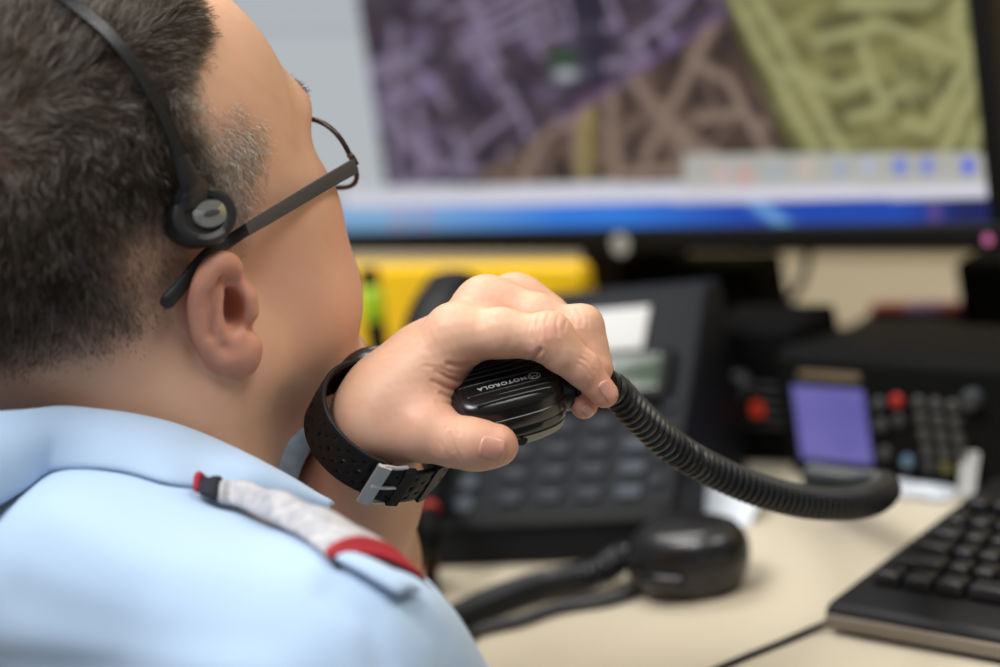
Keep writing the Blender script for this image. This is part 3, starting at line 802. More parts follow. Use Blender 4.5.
# collar at the cord end
lathe('cord_collar', [(0, 0), (10.5e-3, 0), (12.0e-3, 1e-3), (12.0e-3, 6.4e-3), (10.2e-3, 7e-3), (10.2e-3, 8.2e-3), (11.6e-3, 8.8e-3), (11.6e-3, 11e-3), (8e-3, 12.4e-3), (7e-3, 16e-3), (6e-3, 20e-3), (0, 20e-3)], micblk, mic, ml(24.5, -5, -.5), np.stack([my, mz, mx], 1), 36)
sweep('talk_button', catmull([ml(-14, 26.2, 2), ml(0, 27.6, 2), ml(14, 26.0, 2)], 10), .0042, micblk, mic, 12, up0=mz)
# lettering on the top face, read from the far side
def text_mesh(name, body_, size, org, X, Y, Z, m, parent, ext=.0002):
    cu = bpy.data.curves.new(name, 'FONT'); cu.body = body_; cu.size = size; cu.extrude = ext; cu.align_x = 'LEFT'; cu.align_y = 'CENTER'; cu.space_character = 1.12; cu.offset = size*.012
    t = bpy.data.objects.new(name, cu); COL.objects.link(t); bpy.context.view_layer.update()
    me = bpy.data.meshes.new_from_object(t.evaluated_get(bpy.context.evaluated_depsgraph_get())); bpy.data.objects.remove(t)
    M = np.stack([X, Y, Z], 1)
    for v in me.vertices: v.co = Vector(np.asarray(org)+M@np.array(v.co))
    return fin(name, me, [m], parent, smooth=False)
ti = -mx; tj = -my
text_mesh('lettering', 'MOTOROLA', .0044, ml(9.5, -8.2, 13.35), ti, tj, mz, printm, mic)
ring_ = [ml(13.6+3.1*math.cos(a), -8.2+3.1*math.sin(a), 13.3) for a in np.linspace(0, 2*np.pi, 28, endpoint=False)]
sweep('logo_ring', np.array(ring_), .00032, printm, mic, 6, up0=mz, closed=True)
lg = [(-2.1, -1.6), (-1.0, 1.9), (0, -.6), (1.0, 1.9), (2.1, -1.6)]
sweep('logo_mark', np.array([ml(13.6-x, -8.2-y, 13.35) for x, y in lg]), .00045, printm, mic, 6, up0=mz)
# coiled cord
def coil(name, path, R, r, pitch, m, parent, taper=1.0, seg=7, per=14, R_end=None):
    path = np.asarray(path); s_ = np.r_[0, np.cumsum(np.linalg.norm(np.diff(path, axis=0), axis=1))]; Ltot = s_[-1]
    turns = Ltot/pitch; n = int(turns*per); base_ = resample(path, n); T, N, B = pframes(base_, (.1, .2, 1))
    ph = np.linspace(0, turns*2*np.pi, n); Rv = np.broadcast_to(np.asarray(R if R_end is None else np.linspace(R, R_end, n)), (n,))
    P = base_+Rv[:, None]*(np.cos(ph)[:, None]*N+np.sin(ph)[:, None]*B)
    return sweep(name, P, r, m, parent, seg, up0=(.3, .4, .8))
cordm = mat('black_cord_rubber', (.012, .014, .017), .36)
cpts = [tuple(ml(42, -5, -.5)), tuple(W(611, 388, 1.242)), tuple(W(636, 413, 1.258)), tuple(W(668, 443, 1.278)), tuple(W(704, 466, 1.300)), tuple(W(750, 487, 1.320)), tuple(W(800, 501, 1.345)), tuple(W(845, 504, 1.370)), tuple(W(872, 499, 1.395)), tuple(W(884, 490, 1.43)), tuple(W(879, 486, 1.47)), tuple(W(864, 485, 1.52)), tuple(W(838, 482, 1.58)), tuple(W(815, 478, 1.63))]
cpath = catmull(cpts, 400)
# smooth core start then coils
k0 = 24
sweep('cord_lead', cpath[:k0+6], .0030, cordm, mic, 10)
coil('coiled_cord', cpath[k0:], .0074, .0019, .0048, cordm, mic, R_end=.0092, per=16)
# ------------------------------------------------------------------ wrist watch and bracelet
rub = mat('black_rubber_strap', (.006, .006, .007), .5, spec=.3, bump=(900, .06, .0004)); steel = mat('brushed_steel', srgb(205, 205, 206), .3, .55); dialm = mat('dark_dial', (.02, .022, .03), .15)
WA = norm(.42*CR+.66*CU-.62*CF)
WC = W(381, 428, DH+.003)
we1 = norm(CR-(CR@WA)*WA); we2 = np.cross(WA, we1)
def loop(th, off=0.0, ax=0.0, r1=.0355, r2=.0345, wob=0.0):
    return WC+(r1+off)*math.cos(th)*we1+(r2+off)*math.sin(th)*we2+WA*ax
watch = empty('wristwatch', WC, 'wristwatch on a black perforated rubber strap with steel buckle, worn on the raised wrist', 'watch')
def strap(name, t0, t1, wid, off, thick, parent, holes=False, n=None, m=rub, wend=None):
    n = n or max(12, int(abs(t1-t0)/(2*math.pi)*150)); rows = 15
    wv = np.full(n, wid) if wend is None else np.linspace(wid, wend, n)
    vs_ = [loop(t0+(t1-t0)*i/(n-1), off+.0006*math.cos(math.pi*(j/(rows-1)-.5)), -wv[i]/2+wv[i]*j/(rows-1)) for i in range(n) for j in range(rows)]
    fs_ = []
    for i in range(n-1):
        for j in range(rows-1):
            if holes and 3 < i < n-5:
                p = i % 6
                if (p == 1 and j in (2, 6, 7, 11)) or (p == 4 and j in (4, 9)) : continue
            fs_.append((i*rows+j, (i+1)*rows+j, (i+1)*rows+j+1, i*rows+j+1))
    o = setmesh(name, vs_, fs_, m, parent)
    md = o.modifiers.new('thick', 'SOLIDIFY'); md.thickness = thick; md.offset = 1
    return o
def th_at(px, py):      # angle on the loop nearest a picture point
    best = min(((proj(loop(t))[0]-px)**2+(proj(loop(t))[1]-py)**2, t) for t in np.linspace(-math.pi, math.pi, 720)); return best[1]
tb = th_at(374, 482)
if True:
    strap('strap', tb-math.radians(150), tb+math.radians(6), .0240, 0, .0026, watch, True)
    strap('strap', tb-math.radians(6), tb+math.radians(120), .0230, .0028, .0024, watch, True)
    # raised rims along the strap edge
    for sg in (-1, 1):
        P = np.array([loop(t, .0016, sg*.0118) for t in np.linspace(tb-math.radians(150), tb, 60)])
        sweep('strap_rim', P, .0013, rub, watch, 8)
    # keeper loops
    for dth in (20, 47):
        P = np.array([loop(tb+math.radians(dth), .0046, a) for a in np.linspace(-.0136, .0136, 10)])
        sweep('keeper', P, .001, rub, watch, prof=[(-1.6, -3.2), (1.6, -3.2), (1.6, 3.2), (-1.6, 3.2)], up0=norm(loop(tb+math.radians(dth))-WC))
    # buckle frame and pin
    q = [(-3.6, -.0128), (3.2, -.0128), (3.2, .0128), (-3.6, .0128)]
    P = [loop(tb+math.radians(q[i][0]), .0060, q[i][1]) for i in (3, 2, 1, 0)]
    bar = np.array([loop(tb+math.radians(-1), .0066, a) for a in np.linspace(-.0146, .0146, 6)])
    bk = sweep('buckle', bar, .001, steel, watch, prof=[(-.9, -3.6), (.9, -3.6), (1.2, -3.1), (1.2, 3.1), (.9, 3.6), (-.9, 3.6)], up0=norm(loop(tb)-WC)); bk['label'] = 'brushed steel buckle'
    for a in (-.0142, .0142):
        sweep('buckle_arm', np.array([loop(tb+math.radians(d), o_, a) for d, o_ in ((-1, .0062), (8, .0052), (17, .0034))]), .0011, steel, bk, 8)
    sweep('buckle_pin', np.array([loop(tb+math.radians(d), .0082-.0002*d, 0) for d in (-3, 2, 10, 16)]), .0011, steel, bk, 8)
# case on the far side of the wrist
tc_ = tb+math.pi+math.radians(8); cdir = norm(loop(tc_)-WC); ct = norm(np.cross(WA, cdir))
case_M = np.stack([ct, WA, cdir], 1)
cs = lathe('case', [(0, -.004), (.019, -.004), (.0205, -.002), (.0205, .003), (.0185, .0055), (.0165, .0058), (.0160, .0048), (0, .0048)], mat('dark_steel_case', srgb(80, 82, 86), .35, .9), watch, loop(tc_, .002), case_M, 44)
lathe('dial', [(0, .0050), (.0155, .0050), (.0155, .0046), (0, .0046)], dialm, cs, loop(tc_, .002), case_M, 40)
for sg in (-1, 1):
    sweep('hand', np.array([loop(tc_, .0074), loop(tc_, .0074)+(ct*.008*sg+WA*.006)]), .0004, steel, cs, 6)
lathe('crown', [(0, 0), (.0026, 0), (.0028, .001), (.0028, .0035), (0, .004)], steel, cs, loop(tc_, .002)+WA*.0205, np.stack([ct, cdir, WA], 1), 14)

lan = mat('blue_grey_ribbon', srgb(140, 162, 178), .6, bump=(300, .3, .0008), var=(220, srgb(160, 180, 192), .15))
lp = catmull([W(352, 362, DH+.045), W(334, 388, DH+.040), W(308, 428, DH+.030), W(288, 470, DH+.026), W(276, 512, DH+.03), W(262, 560, DH+.05)], 40)
lany = sweep('lanyard', lp, .001, lan, None, prof=[(-.6, -6.5), (.6, -6.5), (.6, 6.5), (-.6, 6.5)], up0=norm(-CF+.4*CR))
tag(lany, 'blue-grey ribbon lanyard hanging at the throat beside the watch strap', 'lanyard')
# ------------------------------------------------------------------ room
deskm = mat('cream_laminate', srgb(198, 188, 166), .4, bump=(60, .03, .001), var=(6, srgb(193, 182, 159), .3))
wallm = mat('beige_wall_paint', srgb(206, 186, 140), .9, bump=(120, .1, .001)); floorm = mat('grey_carpet', srgb(86, 84, 82), .95, bump=(300, .5, .003))
DZ = math.radians(44); DX = np.array([math.cos(DZ), -math.sin(DZ), 0]); DB = np.array([math.sin(DZ), math.cos(DZ), 0]); UZ = np.array([0, 0, 1.0])
def yawM(deg): a = math.radians(deg); return np.stack([[math.cos(a), -math.sin(a), 0], [math.sin(a), math.cos(a), 0], [0, 0, 1.0]], 1)
DM = yawM(44)
dc = np.array([.20, 1.62, 0]); edge = .80            # near edge of the desk along DB
d0_ = .856; dcen = DX*(dc@DX)+DB*(d0_+.517)
desk = empty('desk', (dcen[0], dcen[1], 0), 'cream laminate desk under the keyboard, phone and monitor', 'desk')
rbox('desktop', (2.3, 1.034, .032), deskm, desk, dcen+UZ*(DESK-.016), DM, .006, 4)
legm = mat('grey_desk_leg', srgb(90, 90, 92), .5)
for sx in (-1, 1):
    for sy in (-1, 1): rbox('leg', (.05, .05, DESK-.032), legm, desk, dcen+DX*1.08*sx+DB*.47*sy+UZ*((DESK-.032)/2), DM, .004, 2)
wc = dcen+DB*.60
def structure(o): o['kind'] = 'structure'; return o
structure(rbox('wall_back', (9, .1, 2.9), wallm, None, wc+DB*.05+UZ*1.45-DX*.3, DM, 0))
structure(rbox('floor', (9, 6, .1), floorm, None, wc-DB*2.95-UZ*.05-DX*.3, DM, 0))
structure(rbox('baseboard_back', (9, .015, .09), mat('baseboard_paint', srgb(120, 112, 98), .6), None, wc-DB*.0075+UZ*.045-DX*.3, DM, .003, 2))

# ------------------------------------------------------------------ monitor
my_, mt_ = math.radians(42.2), math.radians(4)
m1 = np.array([math.cos(my_), -math.sin(my_), 0]); mbk = np.array([math.sin(my_), math.cos(my_), 0])
m2 = math.cos(mt_)*UZ+math.sin(mt_)*mbk; mn = np.cross(m1, m2)      # mn points to the viewer side
MP = W(665, 228, 1.90)
def mq(px, py): return onplane(px, py, MP, mn)
br = mq(993, 221); ub = br@m1; vb_ = br@m2
ul = mq(256, 234)@m1; Wd = ub-ul; Ht = Wd*.60
so = br-m1*Wd                                     # lower left corner
monitor = empty('monitor', so+m1*Wd/2+mbk*.09-UZ*(so[2]-DESK), 'wide black computer monitor showing an aerial street map', 'monitor')
bez = mat('black_monitor_plastic', (.005, .005, .005), .5, spec=.25); MMx = np.stack([m1, -mn, m2], 1)
bw, bt, bb = .017, .017, .0205
def mb(name, x0, x1, z0, z1, y0, y1, m=bez, par=None, bev=.0025):
    c = so+m1*(x0+x1)/2+m2*(z0+z1)/2-mn*(y0+y1)/2
    return rbox(name, (x1-x0, y1-y0, z1-z0), m, par or monitor, c, MMx, bev, 3)
fr = mb('bezel', -bw, Wd+bw, -bb, 0, -.006, .03)
mb('bezel', -bw, Wd+bw, Ht, Ht+bt, -.006, .03); mb('bezel', -bw, 0, 0, Ht, -.006, .03); mb('bezel', Wd, Wd+bw, 0, Ht, -.006, .03)
mb('back_cover', -.010, Wd+.010, -.012, Ht+.01, .012, .055, bev=.012)
mb('stand_neck', Wd/2-.05, Wd/2+.05, -(so[2]-DESK)+.012, Ht*.45, .060, .085)
rbox('stand_foot', (.30, .22, .014), bez, monitor, so+m1*Wd/2+mbk*.085-UZ*(so[2]-DESK-.0072), np.stack([m1, mbk, UZ], 1), .006, 3)
# maker's badge and power light on the lower bezel
bc = mq(625, 243); lathe('badge', [(0, .001), (.0085, .001), (.009, 0)], mat('chrome_badge', srgb(190, 190, 186), .4, .3), fr, bc+mn*.0062, np.stack([m1, m2, mn], 1), 24)
pl = mq(992, 238); lathe('power_light', [(0, .0012), (.0035, .001), (.004, 0)], mat('pink_led', (.3, .05, .15), .4, emit=(.8, .25, .5), estr=.4), fr, pl+mn*.0062, np.stack([m1, m2, mn], 1), 16)
# screen picture: colours per vertex on a fine grid
nx, ny = 520, 320
u_, v_ = np.meshgrid(np.linspace(0, Wd, nx), np.linspace(0, Ht, ny)); SV = so+u_.reshape(-1, 1)*m1+v_.reshape(-1, 1)*m2+mn*.0005
j_, i_ = np.meshgrid(np.arange(nx-1), np.arange(ny-1)); b_ = (i_*nx+j_).ravel()
SP, _ = proj_all(SV); X, Y = SP[:, 0], SP[:, 1]
yb = 235-(X-345)*.0195                            # lower edge of the screen
def S(*c): return np.array(srgb(*c))
r5 = np.random.default_rng(5)
def seglines(n, xr, yr, angs, ln, wd_):
    out = np.full(len(X), 1e9); ids = (X > xr[0]-60) & (X < xr[1]+60) & (Y > yr[0]-60) & (Y < yr[1]+60); P = SP[ids]; o = np.full(len(P), 1e9)
    for _ in range(n):
        c = np.array([r5.uniform(*xr), r5.uniform(*yr)]); a = math.radians(r5.choice(angs)+r5.normal(0, 8)); L = r5.uniform(*ln); d = np.array([math.cos(a), math.sin(a)])*L/2
        k = np.array([-d[1], d[0]])/L*r5.normal(0, L*.12)
        o = np.minimum(o, pldist(P, [c-d, c+k, c+d])/r5.uniform(*wd_))
    out[ids] = o; return np.exp(-out**2)
def polylines(ls, wd_):
    o = np.full(len(X), 1e9)
    for l in ls: o = np.minimum(o, pldist(SP, l))
    return np.exp(-(o/wd_)**2)
P3 = np.stack([X, Y, 0*X], 1)
col = np.tile(S(176, 182, 186), (len(X), 1))
col = mixc(col, S(150, 156, 168), .6*np.exp(-((Y-30)/4)**2)+.4*np.exp(-((Y-8)/5)**2))
inmap = X > 357+(Y)*.155
lineY = 190-(X-455)*.66                            # purple above, brown below
purple = Y < lineY
olive = X > 724+Y*.44
pm = np.tile(S(60, 52, 62), (len(X), 1)); pm = mixc(pm, S(40, 32, 48), .5+.9*fbm(P3, .018, 41, 2)); pm = mixc(pm, S(92, 62, 74), .35*fbm(P3, .03, 42, 2))
pl1 = seglines(170, (300, 760), (-420, 200), (-30, 62, -12, 75, 35), (30, 110), (3, 5)); pm = mixc(pm, S(138, 126, 152), .82*pl1)
pm = mixc(pm, S(128, 112, 150), .6*np.clip(fbm(P3, .022, 43, 1)-.35, 0, 1))
bm_ = np.tile(S(72, 56, 48), (len(X), 1)); bm_ = mixc(bm_, S(48, 36, 34), .5+.9*fbm(P3, .02, 44, 2))
bl = polylines([[(590, -20), (602, 40), (640, 90), (668, 122), (705, 150), (735, 168)], [(640, 188), (648, 150), (666, 118), (690, 70), (708, 30), (722, -10)], [(612, 90), (610, 130), (618, 185)], [(585, 80), (576, 150), (584, 188)], [(690, 60), (728, 80), (760, 140), (775, 165)], [(520, 185), (545, 130), (590, 118)], [(600, 186), (640, 172), (690, 168)], [(700, 120), (740, 112), (764, 128)], [(672, 124), (690, 160)]], 5.5)
bm_ = mixc(bm_, S(146, 126, 112), .82*bl); bm_ = mixc(bm_, S(130, 108, 96), .6*seglines(40, (460, 800), (30, 200), (-35, 50, 10, 80), (30, 90), (2.5, 4.5)))
bm_ = mixc(bm_, S(150, 136, 70), .7*np.exp(-((X-588+.05*(Y-110))/7)**2)*(Y > 105)*(Y < 180))
om = np.tile(S(118, 114, 70), (len(X), 1)); om = mixc(om, S(78, 74, 42), .45+.9*fbm(P3, .022, 45, 2)); om = mixc(om, S(136, 134, 74), .4*fbm(P3, .03, 46, 1))
ol = polylines([[(735, 0), (815, 150)], [(752, -10), (842, 150)], [(820, 40), (880, 24), (970, 60)], [(862, 45), (880, 100), (905, 90)], [(960, 0), (955, 35), (975, 50), (930, 130), (905, 122)], [(985, 60), (945, 150)], [(850, 118), (888, 108)], [(845, 5), (930, 2)], [(780, 70), (840, 90), (870, 78)], [(990, 100), (965, 160)]], 6)
om = mixc(om, S(168, 166, 118), .8*ol); om = mixc(om, S(156, 154, 106), .55*seglines(150, (720, 1000), (-420, 170), (60, -30, 62, -5), (15, 50), (2.5, 4.5)))
mp_ = np.where(purple[:, None], pm, bm_); mp_ = np.where(olive[:, None], om, mp_)
edge_ol = np.exp(-((X-(726+Y*.44))/5)**2); mp_ = mixc(mp_, S(60, 62, 20), .8*edge_ol)
mp_ = mixc(mp_, S(112, 84, 132), .5*np.exp(-((Y-lineY)/6)**2)*(~olive)*(X > 560))
navy_ = (X > 572) & (X < 604) & (Y < 88) & ~olive; mp_ = mixc(mp_, S(30, 26, 46), .8*navy_)
mp_ = mixc(mp_, S(36, 84, 40), np.exp(-((X-564)/12)**2-((Y-58)/6)**2)); mp_ = mixc(mp_, S(170, 178, 180), np.exp(-((X-566)/11)**2-((Y-74)/5)**4))
inmap &= Y < yb-46
col[inmap] = mp_[inmap]
col = mixc(col, S(196, 198, 206), (np.abs(Y-(yb-38)) < 9)*(X > 345))
ov = (X > 684) & (Y > yb-74+(X-690)*.012) & (Y < yb-30); col = mixc(col, S(178, 178, 172), .88*ov)
for bx, by, c in ((868, 166, (170, 180, 205)), (900, 166, (100, 116, 214)), (927, 166, (110, 126, 210)), (968, 166, (70, 90, 220)), (720, 176, (200, 170, 165)), (745, 176, (205, 150, 150)), (805, 168, (200, 180, 170)), (775, 172, (160, 170, 180)), (840, 170, (150, 165, 190))):
    col = mixc(col, S(*c), .9*np.exp(-((X-bx)/7)**4-((Y-by)/9)**4))
col = mixc(col, S(212, 208, 222), (np.abs(Y-(yb-33)) < 5)*(X > 345))
tb_ = (Y > yb-28+(X-345)*.006); tcol = mixc(np.tile(S(120, 165, 205), (len(X), 1)), S(44, 118, 214), np.clip((X-400)/160, 0, 1)); tcol = mixc(tcol, S(26, 70, 170), np.clip((X-620)/120, 0, 1)); tcol = mixc(tcol, S(22, 30, 90), np.clip((X-900)/60, 0, 1))
tcol = mixc(tcol, S(120, 180, 225), .8*np.exp(-((X-768-(Y-212)*1.3)/10)**2)); tcol = mixc(tcol, S(190, 110, 130), .3*(np.exp(-((X-400)/7)**4)+np.exp(-((X-424)/6)**4)+.5*np.exp(-((X-935)/7)**4)))
col = np.where(tb_[:, None], tcol, col)
scrm = attrmat('screen_picture', .25, emission=1.0, spec=.2)
scr = fromarr('screen', SV, np.stack([b_, b_+1, b_+nx+1, b_+nx], 1), scrm, monitor); colattr(scr, col); scr['label'] = 'lit screen with a purple, brown and olive aerial map'
# ------------------------------------------------------------------ desk phone
dk = mat('charcoal_phone_plastic', srgb(13, 16, 22), .6, spec=.2, bump=(900, .06, .0004)); dk2 = mat('dark_phone_trim', srgb(10, 11, 12), .6, spec=.2); keym = mat('grey_phone_key', srgb(36, 40, 48), .55, spec=.25); keyp = mat('pale_key', srgb(60, 66, 74), .55, spec=.25)
lcd = mat('grey_green_lcd', srgb(56, 72, 56), .25); card = mat('white_card', srgb(190, 190, 188), .6)
PL, PR = ondesk(434, 569), ondesk(670, 560); pxv = norm(PR-PL); PW = np.linalg.norm(PR-PL)+.012; pbk = np.array([-pxv[1], pxv[0], 0])
if pbk@CF < 0: pbk = -pbk
phone = empty('desk_phone', (PL+PR)/2+pbk*.09, 'charcoal desk phone tilted up behind the microphone, white card above its display', 'phone')
F0 = (PL+PR)/2+UZ*.030; lean = math.radians(38); fu = math.cos(lean)*pbk+math.sin(lean)*UZ; fn = np.cross(pxv, fu)
if fn@CF > 0: fn = -fn
FH = .200
def pf(x, y, z=0): return F0+pxv*x+fu*y+fn*z          # on the sloping face
def extr(name, poly, w, m, parent, X, A, B, org, bev=.004):
    bm = bmesh.new(); f = [bm.verts.new(Vector(org+A*a+B*b-X*w/2)) for a, b in poly]; g_ = [bm.verts.new(Vector(org+A*a+B*b+X*w/2)) for a, b in poly]; n = len(poly)
    bm.faces.new(f); bm.faces.new(g_[::-1])
    for i in range(n): bm.faces.new((f[i], g_[i], g_[(i+1) % n], f[(i+1) % n]))
    if bev: bmesh.ops.bevel(bm, geom=list(bm.edges), offset=bev, segments=3, profile=.5, affect='EDGES')
    return bmobj(name, bm, m, parent)
cx, sx_ = math.cos(lean)*FH, math.sin(lean)*FH
extr('base', [(0, -.030), (0, 0), (cx, sx_), (cx+.03, sx_-.006), (cx+.02, -.030)], PW, dk, phone, pxv, pbk, UZ, F0)
PM = np.stack([pxv, fu, fn], 1)
def pkey(name, x, y, sx, sy, m, h_=.004, bev=.0016, parent=None): return rbox(name, (sx, sy, h_), m, parent or phone, pf(x, y, h_/2-.0006), PM, bev, 2)
pkey('face_trim', 0, .006, PW*.94, .016, dk2, .003)
rbox('display_frame', (.098, .044, .010), dk2, phone, pf(.032, .117, .004), PM, .003, 2); rbox('display', (.084, .030, .002), lcd, phone, pf(.032, .117, .0095), PM, .0006, 2)
wc_ = rbox('directory_card', (.060, .038, .0016), card, phone, pf(.024, .162, .0015), PM, .0006, 2); wc_['label'] = 'white directory card'
ki = 0
for r in range(4):
    for c in range(4):
        pkey('key', -.028+.030*c, .022+.0195*r, .019, .011, keym if c < 3 else keyp)
for r in range(5): lathe('key', [(0, .004), (.006, .004), (.0072, .003), (.0075, 0)], keyp, phone, pf(-.062, .018+.0185*r), PM, 20)
for r in range(4): pkey('key', .082, .030+.021*r, .010, .008, keym)
# handset in its cradle along the left edge
hsm = mat('black_handset', srgb(6, 6, 8), .5, spec=.25); hset = empty('telephone_handset', pf(-PW/2-.028, .10, .012), 'black telephone handset resting along the left side of the desk phone', 'handset')
extr('cradle', [(0, -.030), (0, 0), (cx, sx_), (cx+.01, -.030)], .052, dk2, phone, pxv, pbk, UZ, F0-pxv*(PW/2+.0262))
hs0 = -PW/2-.008
sweep('grip', catmull([pf(hs0, .010, .016), pf(hs0, .05, .030), pf(hs0, .11, .034), pf(hs0, .165, .034), pf(hs0, .208, .018)], 30), .001, hsm, hset, prof=[(14*math.cos(a)*.75, 22*math.sin(a)) for a in np.linspace(0, 2*np.pi, 16, endpoint=False)], up0=fn)
for y in (.022, .192): lathe('earpiece' if y > .1 else 'mouthpiece', [(0, .030), (.018, .029), (.0235, .022), (.024, .004), (.021, .0015), (0, .0015)], hsm, hset, pf(hs0, y), PM, 28)

# ------------------------------------------------------------------ second microphone lying on the desk
mb2 = mat('gloss_black_shell', (.006, .006, .007), .30, coat=.15)
c2 = ondesk(676, 598); a2 = norm(DX*.95+DB*.10); b2 = np.array([-a2[1], a2[0], 0]); b2 = b2 if b2@CF > 0 else -b2
mic2 = empty('hand_microphone', c2+b2*.015, 'glossy black hand microphone lying on the desk in front of the phone', 'microphone')
def sup(name, hx, hy, prof, m, parent, c, X, Y, Z, k=.9, n=56, lean_=0.0):
    vs_, fs_ = [], []
    for r, z in prof:
        for i in range(n):
            a = 2*math.pi*i/n; cc, ss = math.cos(a), math.sin(a)
            x = hx*r*abs(cc)**k*np.sign(cc); y = hy*r*abs(ss)**k*np.sign(ss)
            vs_.append(c+X*(x+lean_*z)+Y*y*(1-.12*x/hx)+Z*z)
    for i in range(len(prof)-1):
        for j in range(n): fs_.append((i*n+j, i*n+(j+1) % n, (i+1)*n+(j+1) % n, (i+1)*n+j))
    fs_ += [tuple(range(n))[::-1], tuple((len(prof)-1)*n+j for j in range(n))]
    return autosmooth(setmesh(name, vs_, fs_, m, parent), 50)
cm = c2+b2*.018
sup('housing', .043, .032, [(.70, 0), (.84, .003), (.95, .010), (1, .020), (1, .0235), (.97, .024), (.97, .0252), (1, .0258), (.99, .030), (.93, .037), (.80, .043), (.60, .046), (.3, .047)], mb2, mic2, cm, a2, b2, UZ, lean_=.15)
for i in range(5): sweep('grille_bar', catmull([cm+a2*(.002+.010*i-.016)+b2*s_*.018+UZ*(.0462-.006*abs(s_)**2) for s_ in (-1, -.5, 0, .5, 1)], 12), .0013, mb2, mic2, 8)
sweep('talk_button', catmull([cm-a2*.016-b2*.031+UZ*.018, cm-b2*.0335+UZ*.019, cm+a2*.016-b2*.031+UZ*.018], 10), .0042, micblk, mic2, 10)
lathe('cord_collar', [(0, 0), (.010, 0), (.0105, .002), (.0095, .012), (.0075, .020), (0, .020)], micblk, mic2, cm-a2*.038+UZ*.019, np.stack([b2, UZ, -a2], 1) if np.linalg.det(np.stack([b2, UZ, -a2], 1)) > 0 else np.stack([-b2, UZ, -a2], 1), 24)
cp = [cm-a2*.052+UZ*.018, ondesk(596, 574, .014), ondesk(545, 583, .012), ondesk(488, 603, .011), ondesk(438, 630, .011), ondesk(400, 664, .011), ondesk(392, 690, .011), ondesk(420, 690, .011), ondesk(462, 650, .011), ondesk(505, 628, .011), ondesk(556, 610, .011)]
coil('coiled_cord', catmull(cp[:6], 200), .0085, .0019, .0042, cordm, mic2, per=12)
sweep('straight_cord', catmull([ondesk(392, 664, .010), ondesk(400, 690, .005), ondesk(440, 668, .004), ondesk(472, 634, .004), ondesk(520, 621, .004), ondesk(560, 608, .004), ondesk(610, 600, .004), ondesk(640, 590, .004)], 60), .0042, cordm, mic2, 10)

# ------------------------------------------------------------------ keyboard
kbm = mat('black_keyboard_plastic', (.006, .006, .007), .45, spec=.3); kbk = mat('black_key', (.008, .008, .009), .38, spec=.4); kbe = mat('taupe_keyboard_edge', srgb(120, 110, 98), .45)
K0 = ondesk(829, 631); kx = norm(ondesk(1000, 672)-K0); kx = norm(.5*kx+.5*DX); ky = np.array([-kx[1], kx[0], 0]); KD, KW_ = .185, .455
kb = empty('keyboard', K0+kx*KW_/2+ky*KD/2, 'black computer keyboard at the near right of the desk', 'keyboard')
ktilt = math.radians(5); kn = math.cos(ktilt)*UZ-math.sin(ktilt)*ky; kt = np.cross(kn, kx); KM = np.stack([kx, kt, kn], 1)
base_o = K0+UZ*.018
extr('case', [(0, -.010), (-.002, -.004), (.004, 0), (KD, KD*math.sin(ktilt)), (KD+.004, KD*math.sin(ktilt)-.006), (KD, -.016), (.02, -.016)], KW_, kbm, kb, kx, ky, UZ, base_o+kx*KW_/2, .002)
fe_ = rbox('front_edge', (KW_-.004, .004, .0085), kbe, kb, K0+kx*KW_/2-ky*.0028+UZ*.0085, np.stack([kx, ky, UZ], 1), .0012, 2); fe_['label'] = 'taupe front edge strip'
def kp(x, y, z=0): return base_o+kx*x+kt*y+kn*z
kmesh = {}
nk_ = 0
for r in range(6):
    y = .038+.0192*r+(.006 if r == 5 else 0); x = .012+.0
    widths = {0: [1.25, 1.25, 1.25, 6.25, 1.25, 1.25, 1.25, 1.25], 1: [2.25]+[1]*10+[2.75], 2: [1.75]+[1]*11+[2.25], 3: [1.5]+[1]*12+[1.5], 4: [1]*13+[2], 5: [1]*15}[r]
    for w_ in widths:
        sz = w_*.0188
        if x+sz < .30 and nk_ < 98:
            k = 'k%.2f' % w_
            if k not in kmesh:
                o = rbox('key', (sz-.0022, .0168, .0085), kbk, None, (0, 0, 0), KM, .0022, 3, taper=((sz-.006)/(sz-.0022), .74)); kmesh[k] = o.data; bpy.data.objects.remove(o)
            o = bpy.data.objects.new('key', kmesh[k]); o.location = Vector(kp(x+sz/2, y, .0042)); link(o); adopt(o, kb); nk_ += 1
        x += sz
cab = sweep('keyboard_cable', catmull([K0+ky*.012+kx*.004+UZ*.006, ondesk(812, 629, .003), ondesk(780, 643, .002), ondesk(745, 657, .002), ondesk(706, 674, .002), ondesk(660, 700, .002), ondesk(610, 740, .002), DX*(ondesk(560, 800)@DX)+DB*(.861)+UZ*(DESK+.003), DX*(ondesk(552, 800)@DX)+DB*.850+UZ*(DESK-.012)], 90), .0021, kbm, kb, 8)

# ------------------------------------------------------------------ radio control head with a lit display
rb = mat('black_radio_case', (.005, .005, .005), .7, spec=.08); rk = mat('dark_rubber_key', (.035, .036, .038), .5)
RL, RR = ondesk(806, 476), ondesk(1004, 497); rx = norm(RR-RL); rbk = np.array([-rx[1], rx[0], 0]); rbk = rbk if rbk@CF > 0 else -rbk; RW = np.linalg.norm(RR-RL); rl_ = math.radians(88)
ru = math.cos(rl_)*rbk+math.sin(rl_)*UZ; rn = np.cross(rx, ru); rn = rn if rn@CF < 0 else -rn; RM = np.stack([rx, ru, rn], 1)
RL = RL-rx*.014; RW += .05
radio = empty('radio_control_head', RL+rx*RW/2+rbk*.04, 'black radio control head with violet display and round keys, under the monitor', 'radio')
RH = .078
extr('case', [(0, 0), (0, .012), (RH*math.cos(rl_), .012+RH*math.sin(rl_)), (RH*math.cos(rl_)+.012, .018+RH*math.sin(rl_)), (.13, .080), (.13, 0)], RW, rb, radio, rx, rbk, UZ, RL+rx*RW/2, .005)
def rp(px, py, z=.0): return onplane(px, py, RL+UZ*.012, rn)+rn*z
